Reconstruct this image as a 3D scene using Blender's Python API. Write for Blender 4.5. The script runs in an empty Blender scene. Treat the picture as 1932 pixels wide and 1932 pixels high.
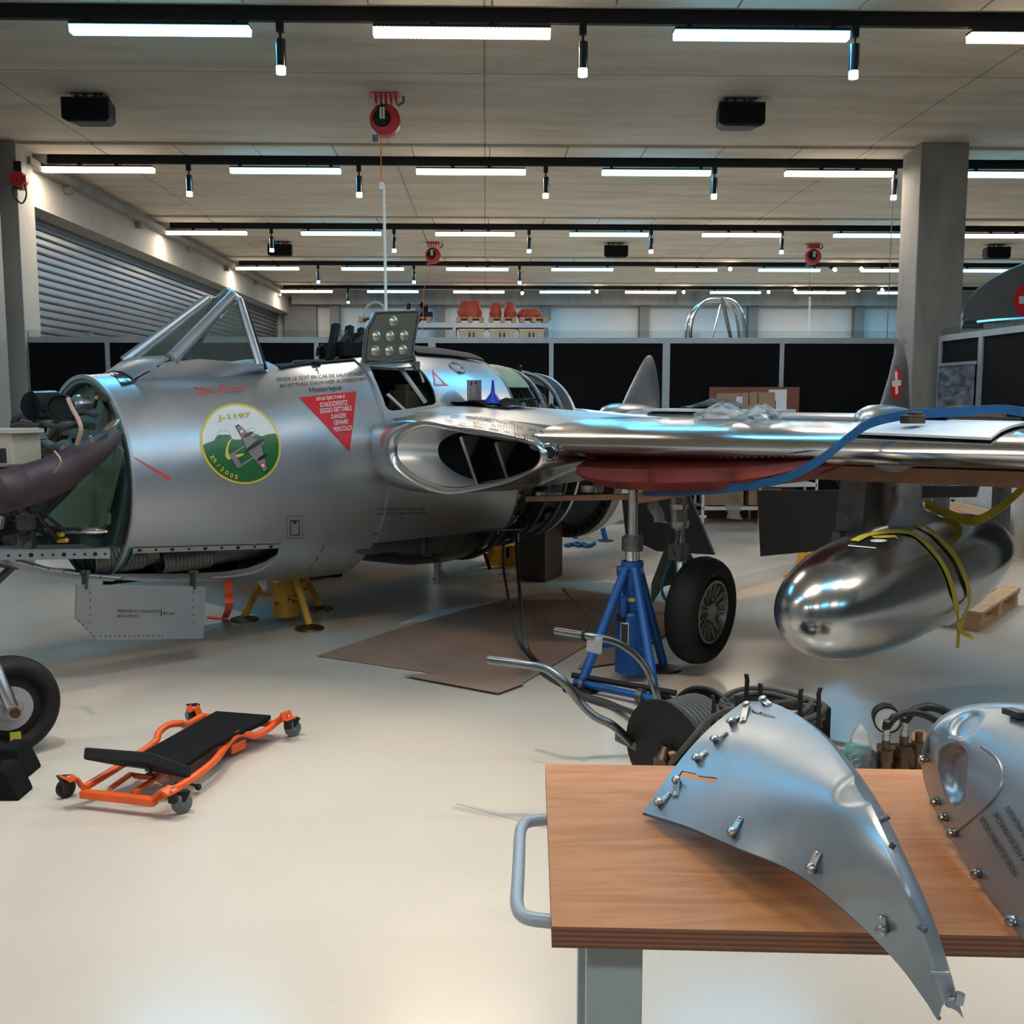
import bpy, bmesh, math, random
from math import sin, cos, tan, atan, atan2, radians, pi, sqrt
from mathutils import Vector as V, Matrix, geometry
from mathutils.bvhtree import BVHTree
random.seed(7)
SC = bpy.context.scene
COL = SC.collection
# ------------------------------------------------------------------ camera
FPX = 1932.0; H = 1.65
TH = atan(219/FPX); PS = atan(50/FPX*cos(TH))
CAM = V((0, 0, H))
FWD = V((sin(PS)*cos(TH), cos(PS)*cos(TH), -sin(TH)))
RT = V((cos(PS), -sin(PS), 0)); UP = RT.cross(FWD)
cd = bpy.data.cameras.new('camera'); cd.sensor_width = 36; cd.lens = 36.0; cd.clip_start = .05; cd.clip_end = 200
co = bpy.data.objects.new('camera', cd); COL.objects.link(co); SC.camera = co
co.matrix_world = Matrix.Translation(CAM) @ Matrix((RT, UP, -FWD)).transposed().to_4x4()
def ray(x, y):                       # survey ray of a photograph point, per metre of depth
    d = FWD + RT*((x-966)/FPX) - UP*((y-966)/FPX)
    return d/d.y
def atY(x, y, Y): return CAM + ray(x, y)*Y
def atZ(x, y, z):
    r = ray(x, y); return CAM + r*((z-H)/r.z)
def atX(x, y, X):
    r = ray(x, y); return CAM + r*(X/r.x)
# aircraft frame: s = metres aft of the nose bulkhead, b = to port, z = up
C0 = V((-2.42, 6.3, 0)); K = sqrt(.5)
AFT = V((K, K, 0)); PORT = V((K, -K, 0))
def ac(s, b, z): return C0 + AFT*s + PORT*b + V((0, 0, z))
def toac(p):
    d = V(p)-C0; return V((d.dot(AFT), d.dot(PORT), p[2]))
def acB(x, y, b):
    r = ray(x, y); t = (b-(CAM-C0).dot(PORT))/r.dot(PORT); return CAM+r*t
def acS(x, y, s):
    r = ray(x, y); t = (s-(CAM-C0).dot(AFT))/r.dot(AFT); return CAM+r*t
# ------------------------------------------------------------------ materials
MATS = {}
def mat(name, col=(.5,.5,.5), rough=.5, metal=0.0, spec=.5, emit=None, es=1.0, trans=0.0, ior=1.45, alpha=1.0, coat=0.0,
        noise=None, bump=None, vary=None):
    """noise=(scale, amount) mottles the colour; bump=(scale, strength); vary=(scale, amount) mottles the roughness"""
    if name in MATS: return MATS[name]
    m = bpy.data.materials.new(name); m.use_nodes = True
    nt = m.node_tree; b = nt.nodes['Principled BSDF']; L = nt.links
    b.inputs['Base Color'].default_value = (*col, 1); b.inputs['Roughness'].default_value = rough
    b.inputs['Metallic'].default_value = metal; b.inputs['Specular IOR Level'].default_value = spec
    b.inputs['Transmission Weight'].default_value = trans; b.inputs['IOR'].default_value = ior
    b.inputs['Alpha'].default_value = alpha; b.inputs['Coat Weight'].default_value = coat
    if emit: b.inputs['Emission Color'].default_value = (*emit, 1); b.inputs['Emission Strength'].default_value = es
    tc = nt.nodes.new('ShaderNodeTexCoord')
    def nz(scale, detail=4):
        n = nt.nodes.new('ShaderNodeTexNoise'); n.inputs['Scale'].default_value = scale; n.inputs['Detail'].default_value = detail
        L.new(tc.outputs['Object'], n.inputs['Vector']); return n
    if noise is None and not emit and trans == 0: noise = (9.0, .06)
    if noise:
        n = nz(noise[0]); a = noise[1]
        r = nt.nodes.new('ShaderNodeValToRGB'); r.color_ramp.elements[0].position = .3; r.color_ramp.elements[1].position = .7
        r.color_ramp.elements[0].color = (*[max(0, c*(1-a)) for c in col], 1); r.color_ramp.elements[1].color = (*[min(1, c*(1+a)) for c in col], 1)
        L.new(n.outputs['Fac'], r.inputs['Fac']); L.new(r.outputs['Color'], b.inputs['Base Color'])
    if vary:
        n = nz(vary[0], 5); mr = nt.nodes.new('ShaderNodeMapRange')
        mr.inputs['From Min'].default_value = .3; mr.inputs['From Max'].default_value = .7
        mr.inputs['To Min'].default_value = max(.02, rough-vary[1]); mr.inputs['To Max'].default_value = rough+vary[1]
        L.new(n.outputs['Fac'], mr.inputs['Value']); L.new(mr.outputs['Result'], b.inputs['Roughness'])
    if bump:
        n = nz(bump[0], 3); bp = nt.nodes.new('ShaderNodeBump'); bp.inputs['Strength'].default_value = bump[1]; bp.inputs['Distance'].default_value = .01
        L.new(n.outputs['Fac'], bp.inputs['Height']); L.new(bp.outputs['Normal'], b.inputs['Normal'])
    MATS[name] = m; return m
M = dict(
 skin=mat('painted_aluminium', (.44,.465,.495), .36, .80, noise=(1.6,.07), vary=(3,.05)),
 polish=mat('polished_aluminium', (.50,.505,.51), .17, 1.0, noise=(2.5,.08), vary=(3,.03)),
 tank=mat('polished_tank_metal', (.46,.47,.48), .20, 1.0, noise=(3.0,.12), vary=(2.5,.06)),
 grey=mat('grey_painted_metal', (.30,.32,.35), .45, .3, noise=(4,.08)),
 cowl=mat('brushed_cowling_metal', (.33,.365,.40), .33, .65, noise=(5,.08), vary=(7,.06)),
 steel=mat('steel', (.50,.50,.51), .3, 1.0, noise=(12,.15)),
 dsteel=mat('dark_steel', (.13,.13,.135), .42, .7, noise=(14,.25)),
 chrome=mat('chrome', (.8,.8,.82), .12, 1.0),
 black=mat('black_plastic', (.012,.012,.013), .5, 0, .3),
 blackgl=mat('black_gloss', (.015,.017,.02), .12),
 rubber=mat('tyre_rubber', (.016,.015,.015), .65, 0, .25, noise=(20,.2)),
 cloth=mat('black_cloth', (.009,.009,.010), .95, 0, .15),
 green=mat('primer_green', (.105,.16,.105), .5, .1, noise=(5,.18)),
 greenblue=mat('primer_blue_green', (.10,.185,.18), .45, .15, noise=(6,.2)),
 dgreen=mat('dark_green_paint', (.05,.065,.05), .5, noise=(6,.15)),
 purple=mat('dark_plum_leathercloth', (.040,.022,.030), .55, noise=(8,.2)),
 red=mat('red_paint', (.55,.03,.03), .4),
 redpad=mat('red_vinyl_padding', (.20,.028,.024), .55, noise=(6,.22), bump=(28,.5)),
 dred=mat('dark_red_fabric', (.60,.10,.06), .7, noise=(4,.2)),
 orange=mat('orange_paint', (.80,.105,.015), .32, noise=(10,.08)),
 yellow=mat('yellow_jack_paint', (.62,.30,.03), .45, noise=(9,.25)),
 ystrap=mat('yellow_webbing', (.50,.40,.045), .8, noise=(30,.15)),
 bstrap=mat('blue_webbing', (.008,.085,.22), .7, noise=(30,.12)),
 blue=mat('blue_jack_paint', (.006,.075,.28), .4, noise=(8,.2)),
 bplastic=mat('blue_plastic', (.01,.06,.55), .3),
 wood=mat('raw_timber', (.27,.14,.085), .7, noise=(6,.25)),
 pallet=mat('pallet_wood', (.50,.31,.17), .75, noise=(8,.2)),
 dwood=mat('dark_plywood_box', (.085,.055,.042), .6, noise=(4,.25)),
 card=mat('cardboard', (.30,.19,.135), .8, noise=(2.2,.16)),
 box=mat('carton_board', (.34,.22,.14), .75),
 white=mat('white_paint', (.72,.72,.70), .5),
 sheet=mat('white_foam_sheet', (.66,.70,.74), .6),
 cream=mat('cream_enclosure', (.50,.46,.38), .5),
 alu=mat('anodised_frame', (.42,.44,.46), .4, .6),
 panel=mat('black_board', (.005,.005,.006), .8, 0, .15, noise=(1.5,.1)),
 tube=mat('steel_tube', (.17,.18,.19), .32, 1.0, noise=(10,.1)),
 hose=mat('hose_rubber', (.05,.046,.042), .5),
 hgrey=mat('corrugated_grey_hose', (.10,.115,.11), .5),
 brass=mat('dull_brass', (.12,.075,.045), .45, .8, noise=(15,.3)),
 caster=mat('caster_grey_rubber', (.11,.13,.14), .5),
 handle=mat('grey_powder_coat', (.42,.45,.50), .35, .1),
 tin=mat('pink_grey_tin', (.42,.34,.38), .35, .4),
 glass=mat('clear_glass', (.75,.82,.80), .02, 0, .5, trans=1.0, ior=1.1, noise=None),
 film=mat('plastic_film', (.85,.88,.9), .12, 0, .5, trans=.85, ior=1.15, alpha=.75),
 ink=mat('black_lettering', (.03,.032,.035), .5, noise=(60,.1)),
 rink=mat('red_lettering', (.62,.08,.06), .4),
 wdecal=mat('decal_white', (.72,.72,.72), .3), ydecal=mat('decal_yellow', (.70,.52,.07), .3),
 gdecal=mat('decal_green', (.02,.13,.04), .3), kdecal=mat('decal_black', (.015,.015,.015), .3),
 mdecal=mat('decal_mauve', (.24,.20,.22), .35), rdecal=mat('decal_red', (.60,.025,.03), .3),
 teal=mat('teal_band', (.01,.22,.20), .4),
 mach=mat('dark_machinery', (.03,.03,.028), .5, .5, noise=(25,.5)),
 rope=mat('orange_ribbon', (.85,.10,.03), .6),
)
# ------------------------------------------------------------------ mesh builder
class MB:
    def __init__(s): s.v = []; s.f = []; s.mi = []; s.sm = []; s.mats = []; s.cur = 0
    def use(s, m):
        if m not in s.mats: s.mats.append(m)
        s.cur = s.mats.index(m); return s
    def add(s, vs, fs, smooth=False):
        o = len(s.v); s.v += [V(p) for p in vs]
        for f in fs: s.f.append([o+i for i in f]); s.mi.append(s.cur); s.sm.append(smooth)
        return s
    def box(s, c, d, rz=0, R=None):
        x, y, z = d[0]/2, d[1]/2, d[2]/2
        R = R or Matrix.Rotation(rz, 3, 'Z'); c = V(c)
        vs = [c + R @ V((a*x, b*y, e*z)) for e in (-1, 1) for b in (-1, 1) for a in (-1, 1)]
        return s.add(vs, [(0,2,3,1),(4,5,7,6),(0,1,5,4),(2,6,7,3),(0,4,6,2),(1,3,7,5)])
    def beam(s, a, b, w, h, up=(0,0,1)):
        a, b = V(a), V(b); d = (b-a); L = d.length; d = d.normalized()
        u = V(up) - d*V(up).dot(d)
        if u.length < 1e-4: u = V((1,0,0)) - d*d.x
        u.normalize(); r = d.cross(u)
        vs = [p + r*(i*w/2) + u*(j*h/2) for p in (a, b) for i, j in ((-1,-1),(1,-1),(1,1),(-1,1))]
        return s.add(vs, [(0,1,2,3),(7,6,5,4),(0,4,5,1),(1,5,6,2),(2,6,7,3),(3,7,4,0)])
    def rings(s, rings, closed=True, cap=True, smooth=True):
        n = len(rings[0]); vs = [p for r in rings for p in r]; fs = []
        for i in range(len(rings)-1):
            for j in range(n if closed else n-1):
                a = i*n+j; b = i*n+(j+1) % n; fs.append((a, b, b+n, a+n))
        s.add(vs, fs, smooth)
        if cap and closed:
            s.add(rings[0], [tuple(reversed(range(n)))]); s.add(rings[-1], [tuple(range(n))])
        return s
    def tube(s, path, r, n=12, closed=False, cap=True):
        P = [V(p) for p in path]; N = len(P); rings = []
        rr = r if isinstance(r, (list, tuple)) else [r]*N
        t = (P[1]-P[0]).normalized(); u = t.orthogonal().normalized()
        for i in range(N):
            if closed: t2 = (P[(i+1) % N]-P[i-1])
            else: t2 = P[min(i+1, N-1)]-P[max(i-1, 0)]
            if t2.length < 1e-9: t2 = t
            t2.normalize(); u = (u - t2*u.dot(t2)); 
            if u.length < 1e-6: u = t2.orthogonal()
            u.normalize(); w = t2.cross(u); t = t2
            rings.append([P[i] + (u*cos(2*pi*k/n) + w*sin(2*pi*k/n))*rr[i] for k in range(n)])
        if closed: rings.append(rings[0]); cap = False
        return s.rings(rings, True, cap)
    def cyl(s, a, b, r, r2=None, n=20, cap=True):
        a, b = V(a), V(b); d = (b-a).normalized(); u = d.orthogonal().normalized(); w = d.cross(u)
        r2 = r if r2 is None else r2
        R = [[p + (u*cos(2*pi*k/n)+w*sin(2*pi*k/n))*q for k in range(n)] for p, q in ((a, r), (b, r2))]
        return s.rings(R, True, cap)
    def lathe(s, a, d, prof, n=32, cap=False):
        a, d = V(a), V(d).normalized(); u = d.orthogonal().normalized(); w = d.cross(u)
        R = [[a + d*h + (u*cos(2*pi*k/n)+w*sin(2*pi*k/n))*q for k in range(n)] for h, q in prof]
        return s.rings(R, True, cap)
    def ball(s, c, r, sc=(1,1,1), n=14):
        c = V(c); R = []
        for i in range(n//2+1):
            t = pi*i/(n//2); rr = max(sin(t), .002)
            R.append([c + V((cos(2*pi*k/n)*rr*sc[0], sin(2*pi*k/n)*rr*sc[1], cos(t)*sc[2]))*r for k in range(n)])
        return s.rings(R, True, False)
    def prism(s, poly, off):
        P = [V(p) for p in poly]; off = V(off); n = len(P)
        tri = geometry.tessellate_polygon([P])
        s.add(P + [p+off for p in P], [tuple(t) for t in tri] + [tuple(n+i for i in reversed(t)) for t in tri] + [(i, (i+1) % n, (i+1) % n+n, i+n) for i in range(n)])
        return s
    def sheet(s, grid, th, smooth=True, nrm=None):
        """curved plate of real thickness from a grid of points"""
        R, C = len(grid), len(grid[0]); nr = []
        for i in range(R):
            for j in range(C):
                a = grid[min(i+1,R-1)][j]-grid[max(i-1,0)][j]; b = grid[i][min(j+1,C-1)]-grid[i][max(j-1,0)]
                n = a.cross(b); nr.append(n.normalized() if n.length > 1e-9 else V((0,0,1)))
        top = [grid[i][j] for i in range(R) for j in range(C)]; bot = [p-nn*th for p, nn in zip(top, nr)]
        fs = []; N = R*C
        for i in range(R-1):
            for j in range(C-1):
                a = i*C+j; q = (a, a+C, a+C+1, a+1); fs.append(q); fs.append(tuple(N+k for k in reversed(q)))
        s.add(top+bot, fs, smooth)
        ed = [j for j in range(C)] + [i*C+C-1 for i in range(1, R)] + [(R-1)*C+j for j in range(C-2, -1, -1)] + [i*C for i in range(R-2, 0, -1)]
        m = len(ed); vs = [top[k] for k in ed]+[bot[k] for k in ed]
        s.add(vs, [(i, i+m, (i+1) % m+m, (i+1) % m) for i in range(m)])
        return s
def catmull(P, n=8, closed=False):
    P = [V(p) for p in P]; out = []; N = len(P)
    for i in range(N if closed else N-1):
        if closed: a, b, c, d = P[i-1], P[i], P[(i+1) % N], P[(i+2) % N]
        else: b, c = P[i], P[i+1]; a = P[i-1] if i else b*2-c; d = P[i+2] if i+2 < N else c*2-b
        for k in range(n):
            t = k/n; out.append(.5*((2*b)+(c-a)*t+(2*a-5*b+4*c-d)*t*t+(3*b-a-3*c+d)*t**3))
    if not closed: out.append(P[-1].copy())
    return out
def lerp(a, b, t): return a*(1-t)+b*t
ROOTM = {}
def thing(name, label, cat, loc=(0,0,0), rz=0, group=None):
    o = bpy.data.objects.new(name, None); COL.objects.link(o); o.empty_display_size = .1
    o.location = loc; o.rotation_euler = (0, 0, rz); o['label'] = label; o['category'] = cat
    if group: o['group'] = group
    ROOTM[o.name] = (Matrix.Translation(V(loc)) @ Matrix.Rotation(rz, 4, 'Z')); return o
def mesh_of(name, mb, m):
    me = bpy.data.meshes.new(name); me.from_pydata(mb.v, [], mb.f)
    for x in (mb.mats or [m]): me.materials.append(x)
    me.polygons.foreach_set('material_index', mb.mi if mb.mats else [0]*len(mb.f)); me.polygons.foreach_set('use_smooth', mb.sm)
    return me
def obj(name, mb, m=None, parent=None, world=False, bevel=0, label=None, orient=True):
    """one mesh object; world=True: points are in world metres"""
    if world and parent:
        inv = ROOTM[parent.name].inverted(); mb.v = [inv @ p for p in mb.v]
    me = mesh_of(name, mb, m)
    if orient:
        bm = bmesh.new(); bm.from_mesh(me); bmesh.ops.remove_doubles(bm, verts=bm.verts, dist=1e-5)
        bmesh.ops.recalc_face_normals(bm, faces=bm.faces); bm.to_mesh(me); bm.free()
    o = bpy.data.objects.new(name, me); COL.objects.link(o)
    if parent:
        o.parent = parent; ROOTM[o.name] = ROOTM[parent.name]
    else: ROOTM[o.name] = Matrix.Identity(4)
    if bevel:
        b = o.modifiers.new('bevel', 'BEVEL'); b.width = bevel; b.segments = 2; b.limit_method = 'ANGLE'
    if any(mb.sm) and not bevel:
        try: me.set_sharp_from_angle(angle=radians(42))
        except Exception: pass
    if label: o['label'] = label
    return o
def single(name, label, cat, mb, m=None, group=None, bevel=0, loc=None):
    c = V(loc) if loc is not None else None
    if c is None:
        xs = [p.x for p in mb.v]; ys = [p.y for p in mb.v]; zs = [p.z for p in mb.v]; c = V(((min(xs)+max(xs))/2, (min(ys)+max(ys))/2, min(zs)))
    mb.v = [p-c for p in mb.v]
    o = obj(name, mb, m, bevel=bevel); o.location = c; ROOTM[o.name] = Matrix.Translation(c)
    o['label'] = label; o['category'] = cat
    if group: o['group'] = group
    return o
def struct(name, mb, m=None, bevel=0):
    o = obj(name, mb, m, bevel=bevel); o['kind'] = 'structure'; return o
def dup(root, loc, rz=None, label=None):
    r = root.copy(); COL.objects.link(r); r.location = loc
    if rz is not None: r.rotation_euler = (0, 0, rz)
    if label: r['label'] = label
    ROOTM[r.name] = Matrix.Translation(V(loc)) @ Matrix.Rotation(r.rotation_euler.z, 4, 'Z')
    for ch in list(root.children):
        c = ch.copy(); COL.objects.link(c); c.parent = r
        for g in list(ch.children):
            d = g.copy(); COL.objects.link(d); d.parent = c
    return r
def boolean(o, cutter_mb):
    c = obj('cutter', cutter_mb, M['skin'], parent=None); c.matrix_world = Matrix.Identity(4)
    if o.parent: c.matrix_world = ROOTM[o.name]
    b = o.modifiers.new('cut', 'BOOLEAN'); b.operation = 'DIFFERENCE'; b.object = c; b.solver = 'EXACT'
    bpy.context.view_layer.update(); dg = bpy.context.evaluated_depsgraph_get()
    me = bpy.data.meshes.new_from_object(o.evaluated_get(dg)); o.modifiers.remove(b); o.data = me
    bpy.data.objects.remove(c)
def bvh_of(o):
    m = ROOTM[o.name]; return BVHTree.FromPolygons([m @ v.co for v in o.data.vertices], [tuple(p.vertices) for p in o.data.polygons])
def hit(bvh, x, y):
    r = ray(x, y).normalized(); return bvh.ray_cast(CAM, r)
# flat artwork (pixel-space outlines of the real markings) wrapped onto a surface at its real place
def flat_poly(pts):
    P = [V((x, y, 0)) for x, y in pts]; return (P, [tuple(t) for t in geometry.tessellate_polygon([P])])
def flat_text(txt, cx, cy, w, h=None, ang=0, shear=0, bold=0, stencil=False):
    cu = bpy.data.curves.new('txt', 'FONT'); cu.body = txt; cu.size = 1; cu.resolution_u = 3; cu.offset = bold
    o = bpy.data.objects.new('txt', cu); COL.objects.link(o)
    bpy.context.view_layer.update(); me = bpy.data.meshes.new_from_object(o.evaluated_get(bpy.context.evaluated_depsgraph_get()))
    vs = [v.co.copy() for v in me.vertices]; fs = [tuple(p.vertices) for p in me.polygons]
    bpy.data.objects.remove(o); bpy.data.curves.remove(cu); bpy.data.meshes.remove(me)
    x0 = min(v.x for v in vs); x1 = max(v.x for v in vs); y0 = min(v.y for v in vs); y1 = max(v.y for v in vs)
    k = w/(x1-x0); kh = h/(y1-y0) if h else k
    out = []
    for v in vs:
        a = (v.x-(x0+x1)/2)*k; b = -(v.y-(y0+y1)/2)*kh; a += -b*shear
        out.append(V((cx+a*cos(ang)-b*sin(ang), cy+a*sin(ang)+b*cos(ang), 0)))
    return (out, fs)
def wrap(mb, flat, bvh, off=.002, m=None, cell=10, maxd=1.2):
    """cut the artwork finely and lay it on the surface"""
    if m: mb.use(m)
    vs, fs = flat; bm = bmesh.new(); bv = [bm.verts.new(v) for v in vs]
    for f in fs:
        try: bm.faces.new([bv[i] for i in f])
        except Exception: pass
    xs = [v.x for v in vs]; ys = [v.y for v in vs]
    for lo, hi, no in ((min(xs), max(xs), V((1,0,0))), (min(ys), max(ys), V((0,1,0)))):
        k = lo+cell
        while k < hi:
            bmesh.ops.bisect_plane(bm, geom=bm.verts[:]+bm.edges[:]+bm.faces[:], plane_co=no*k, plane_no=no); k += cell
    bm.verts.ensure_lookup_table(); bm.verts.index_update(); P = {}
    for v in bm.verts:
        loc, nn, i, d = hit(bvh, v.co.x, v.co.y)
        if loc is not None: P[v.index] = loc + (nn if nn.dot(ray(v.co.x, v.co.y)) < 0 else -nn)*off
    for f in bm.faces:
        ids = [v.index for v in f.verts]
        if all(i in P for i in ids):
            q = [P[i] for i in ids]
            if max((q[i]-q[i-1]).length for i in range(len(q))) < maxd: mb.add(q, [tuple(range(len(q)))])
    bm.free(); return mb
# ================================================================== room
def node_mat(name, build):
    m = bpy.data.materials.new(name); m.use_nodes = True; nt = m.node_tree; build(nt, nt.nodes['Principled BSDF'], nt.links); MATS[name] = m; return m
def N(nt, t, **kw):
    n = nt.nodes.new(t)
    for k, v in kw.items(): setattr(n, k, v)
    return n
def floor_mat(nt, b, L):
    tc = N(nt, 'ShaderNodeTexCoord'); n = N(nt, 'ShaderNodeTexNoise'); n.inputs['Scale'].default_value = .6; n.inputs['Detail'].default_value = 5
    L.new(tc.outputs['Object'], n.inputs['Vector']); r = N(nt, 'ShaderNodeValToRGB')
    r.color_ramp.elements[0].position = .3; r.color_ramp.elements[1].position = .75
    r.color_ramp.elements[0].color = (.55,.475,.40,1); r.color_ramp.elements[1].color = (.62,.545,.465,1)
    L.new(n.outputs['Fac'], r.inputs['Fac'])
    n2 = N(nt, 'ShaderNodeTexNoise'); n2.inputs['Scale'].default_value = 22; n2.inputs['Detail'].default_value = 6; L.new(tc.outputs['Object'], n2.inputs['Vector'])
    r2 = N(nt, 'ShaderNodeValToRGB'); r2.color_ramp.elements[0].position = .25; r2.color_ramp.elements[1].position = .33
    r2.color_ramp.elements[0].color = (.72,.68,.64,1); r2.color_ramp.elements[1].color = (1,1,1,1); L.new(n2.outputs['Fac'], r2.inputs['Fac'])
    mx = N(nt, 'ShaderNodeMix', data_type='RGBA', blend_type='MULTIPLY'); mx.inputs[0].default_value = .35
    L.new(r.outputs['Color'], mx.inputs[6]); L.new(r2.outputs['Color'], mx.inputs[7]); L.new(mx.outputs[2], b.inputs['Base Color'])
    b.inputs['Roughness'].default_value = .17; b.inputs['Specular IOR Level'].default_value = .5
    mr = N(nt, 'ShaderNodeMapRange'); mr.inputs['To Min'].default_value = .12; mr.inputs['To Max'].default_value = .30; L.new(n.outputs['Fac'], mr.inputs['Value']); L.new(mr.outputs['Result'], b.inputs['Roughness'])
def concrete(c0, c1, stretch, seams=False):
    def f(nt, b, L):
        tc = N(nt, 'ShaderNodeTexCoord'); mp = N(nt, 'ShaderNodeMapping'); mp.inputs['Scale'].default_value = stretch
        L.new(tc.outputs['Object'], mp.inputs['Vector'])
        n = N(nt, 'ShaderNodeTexNoise'); n.inputs['Scale'].default_value = 1.6; n.inputs['Detail'].default_value = 8; n.inputs['Roughness'].default_value = .62
        L.new(mp.outputs['Vector'], n.inputs['Vector']); r = N(nt, 'ShaderNodeValToRGB')
        r.color_ramp.elements[0].position = .30; r.color_ramp.elements[1].position = .62
        r.color_ramp.elements[0].color = (*c0, 1); r.color_ramp.elements[1].color = (*c1, 1); L.new(n.outputs['Fac'], r.inputs['Fac'])
        out = r.outputs['Color']
        if seams:
            br = N(nt, 'ShaderNodeTexBrick'); br.inputs['Scale'].default_value = 1.0; br.inputs['Brick Width'].default_value = 5.09; br.inputs['Row Height'].default_value = 5.45
            br.inputs['Mortar Size'].default_value = .012; br.offset = 0; br.inputs['Color1'].default_value = br.inputs['Color2'].default_value = (1,1,1,1); br.inputs['Mortar'].default_value = (.45,.42,.38,1)
            L.new(tc.outputs['Object'], br.inputs['Vector']); mx = N(nt, 'ShaderNodeMix', data_type='RGBA', blend_type='MULTIPLY'); mx.inputs[0].default_value = .8
            L.new(out, mx.inputs[6]); L.new(br.outputs['Color'], mx.inputs[7]); out = mx.outputs[2]
        L.new(out, b.inputs['Base Color']); b.inputs['Roughness'].default_value = .75; b.inputs['Specular IOR Level'].default_value = .25
        bp = N(nt, 'ShaderNodeBump'); bp.inputs['Strength'].default_value = .15; bp.inputs['Distance'].default_value = .02; L.new(n.outputs['Fac'], bp.inputs['Height']); L.new(bp.outputs['Normal'], b.inputs['Normal'])
    return f
FLOOR = node_mat('epoxy_floor', floor_mat)
CEIL = node_mat('cast_concrete_ceiling', concrete((.50,.425,.335), (.68,.59,.48), (.35,1.6,1), True))
CONC = node_mat('cast_concrete', concrete((.19,.183,.172), (.29,.278,.26), (1.5,1.5,.6)))
WALLC = node_mat('plastered_wall', concrete((.32,.30,.27), (.39,.37,.33), (.6,.6,.6)))
HC = 4.92
XL, XR, YB, YF = -6.15, 17.0, -9.0, 33.0
ROWY = [9.12, 14.55, 20.0, 25.45, 30.9]; NEARY = [3.67, -1.78]
LX = [-5.27, -2.73, -.19, 2.37, 4.92, 7.46, 10.0, 12.5]
struct('floor', MB().box(((XL+XR)/2-.6, (YB+YF)/2, -.05), (XR-XL+2.2, YF-YB+1, .1)), FLOOR)
c = MB().box(((XL+XR)/2-.6, (YB+YF)/2, HC+.1), (XR-XL+2.2, YF-YB+1, .2))
struct('ceiling', c, CEIL)
# downstand ribs of the cast ceiling just in front of each light row
m = MB()
for y in ROWY+NEARY:
    for k in range(22): m.box((XL+.55+k*1.03, y-.42, HC-.018), (1.018, .55, .036))
struct('trim_1', m, CEIL, bevel=.008)
# left side: lintel beam, ledge, shutter, piers
struct('wall_left', MB().box((XL-.35, 23.6, (HC+4.22)/2), (.7, 19.0, HC-4.22)).box((XL-.35, 2.3, HC/2), (.7, 22.4, HC)), WALLC)
m = MB().box((XL+.07, 23.6, HC-.17), (.14, 18.9, .10))
for k in range(6): m.box((XL+.05, 15.6+k*3.1, HC-.27), (.10, .14, .12))
struct('trim_2', m, CONC, bevel=.01)
SHUT = mat('galvanised_shutter', (.20,.21,.23), .30, .75, noise=(1.2,.08))
m = MB()
for k in range(37):
    z = .06+k*.115
    a = [(XL-.42, 14.0, z), (XL-.40, 14.0, z+.02), (XL-.40, 14.0, z+.085), (XL-.435, 14.0, z+.100), (XL-.46, 14.0, z+.108), (XL-.46, 14.0, z)]
    m.rings([[V(p) for p in a], [V((p[0], 33.0, p[2])) for p in a]], True, True, False)
struct('door_1', m, SHUT)
struct('trim_3', MB().box((XL-.2, 14.1, 4.25), (.5, .1, .12)).box((XL-.45, 23.5, 4.19), (.16, 19, .10)), M['dsteel'])
# the pier in front of the shutter and the darker return beside it
struct('trim_4', MB().box((XL-.36, 14.05, HC/2), (.92, .5, HC)), WALLC, bevel=.01)
struct('trim_5', MB().box((XL-.56, 13.5, HC/2), (.30, .55, HC)), CONC, bevel=.01)
struct('wall_right', MB().box((XR+.1, 12, HC/2), (.2, 42, HC)), WALLC)
struct('wall_front', MB().box(((XL+XR)/2, YB-.1, HC/2), (XR-XL+2, .2, HC)), WALLC)
# far wall: pale panels between concrete piers
WP = mat('white_wall_panel', (.50,.51,.51), .6, noise=(.8,.04))
struct('wall_back', MB().box(((XL+XR)/2-.5, YF+.1, HC/2), (XR-XL+2, .2, HC)), WP)
m = MB()
for px in (632, 830, 1030, 1215, 1420, 1620): m.box((atY(px, 600, YF-.2).x, YF-.15, HC/2), (.30, .3, HC))
m.box((XL+.35, YF-.1, HC/2), (1.0, .3, HC))
struct('trim_6', m, mat('dark_concrete', (.15,.15,.15), .7, noise=(2,.1)))
struct('trim_7', MB().box((5.5, YF-.3, HC-.22), (23, .5, .44)), CONC)
# free-standing concrete column
struct('trim_8', MB().box((5.985, 13.9, HC/2), (.63, .6, HC)), CONC, bevel=.012)
# ------------------------------------------------------------------ partitions of black boards
def partition(name, label, P0, P1, posts, ztop=2.42, mids=(), group=None):
    P0, P1 = V(P0), V(P1); d = (P1-P0).normalized(); t = thing(name, label, 'partition', P0); rz = atan2(d.y, d.x)
    def at(u, z): return P0 + d*u + V((0,0,z))
    Lt = (P1-P0).length
    f = MB(); f.beam(at(0, ztop-.03), at(Lt, ztop-.03), .06, .075).beam(at(0, .06), at(Lt, .06), .06, .08)
    obj('rail', f, M['alu'], t, True)
    for u, w in posts: obj('post', MB().beam(at(u, 0), at(u, ztop-.005), w, .065, up=d.cross(V((0,0,1)))), M['alu'], t, True)
    us = [u for u, w in posts]
    for a, b in zip(us, us[1:]):
        obj('board', MB().beam(at(a+.02, 1.21), at(b-.02, 1.21), .02, 2.32), M['panel'], t, True)
    obj('glass_strip', MB().beam(at(0, ztop+.055), at(Lt, ztop+.055), .012, .09), M['glass'], t, True, label='clear strip along the top')
    for u in mids: obj('clip', MB().beam(at(u-.05, ztop+.04), at(u+.05, ztop+.04), .03, .05), M['steel'], t, True)
    return t
YP = 13.9
px2x = lambda px: atY(px, 640, YP).x
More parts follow.
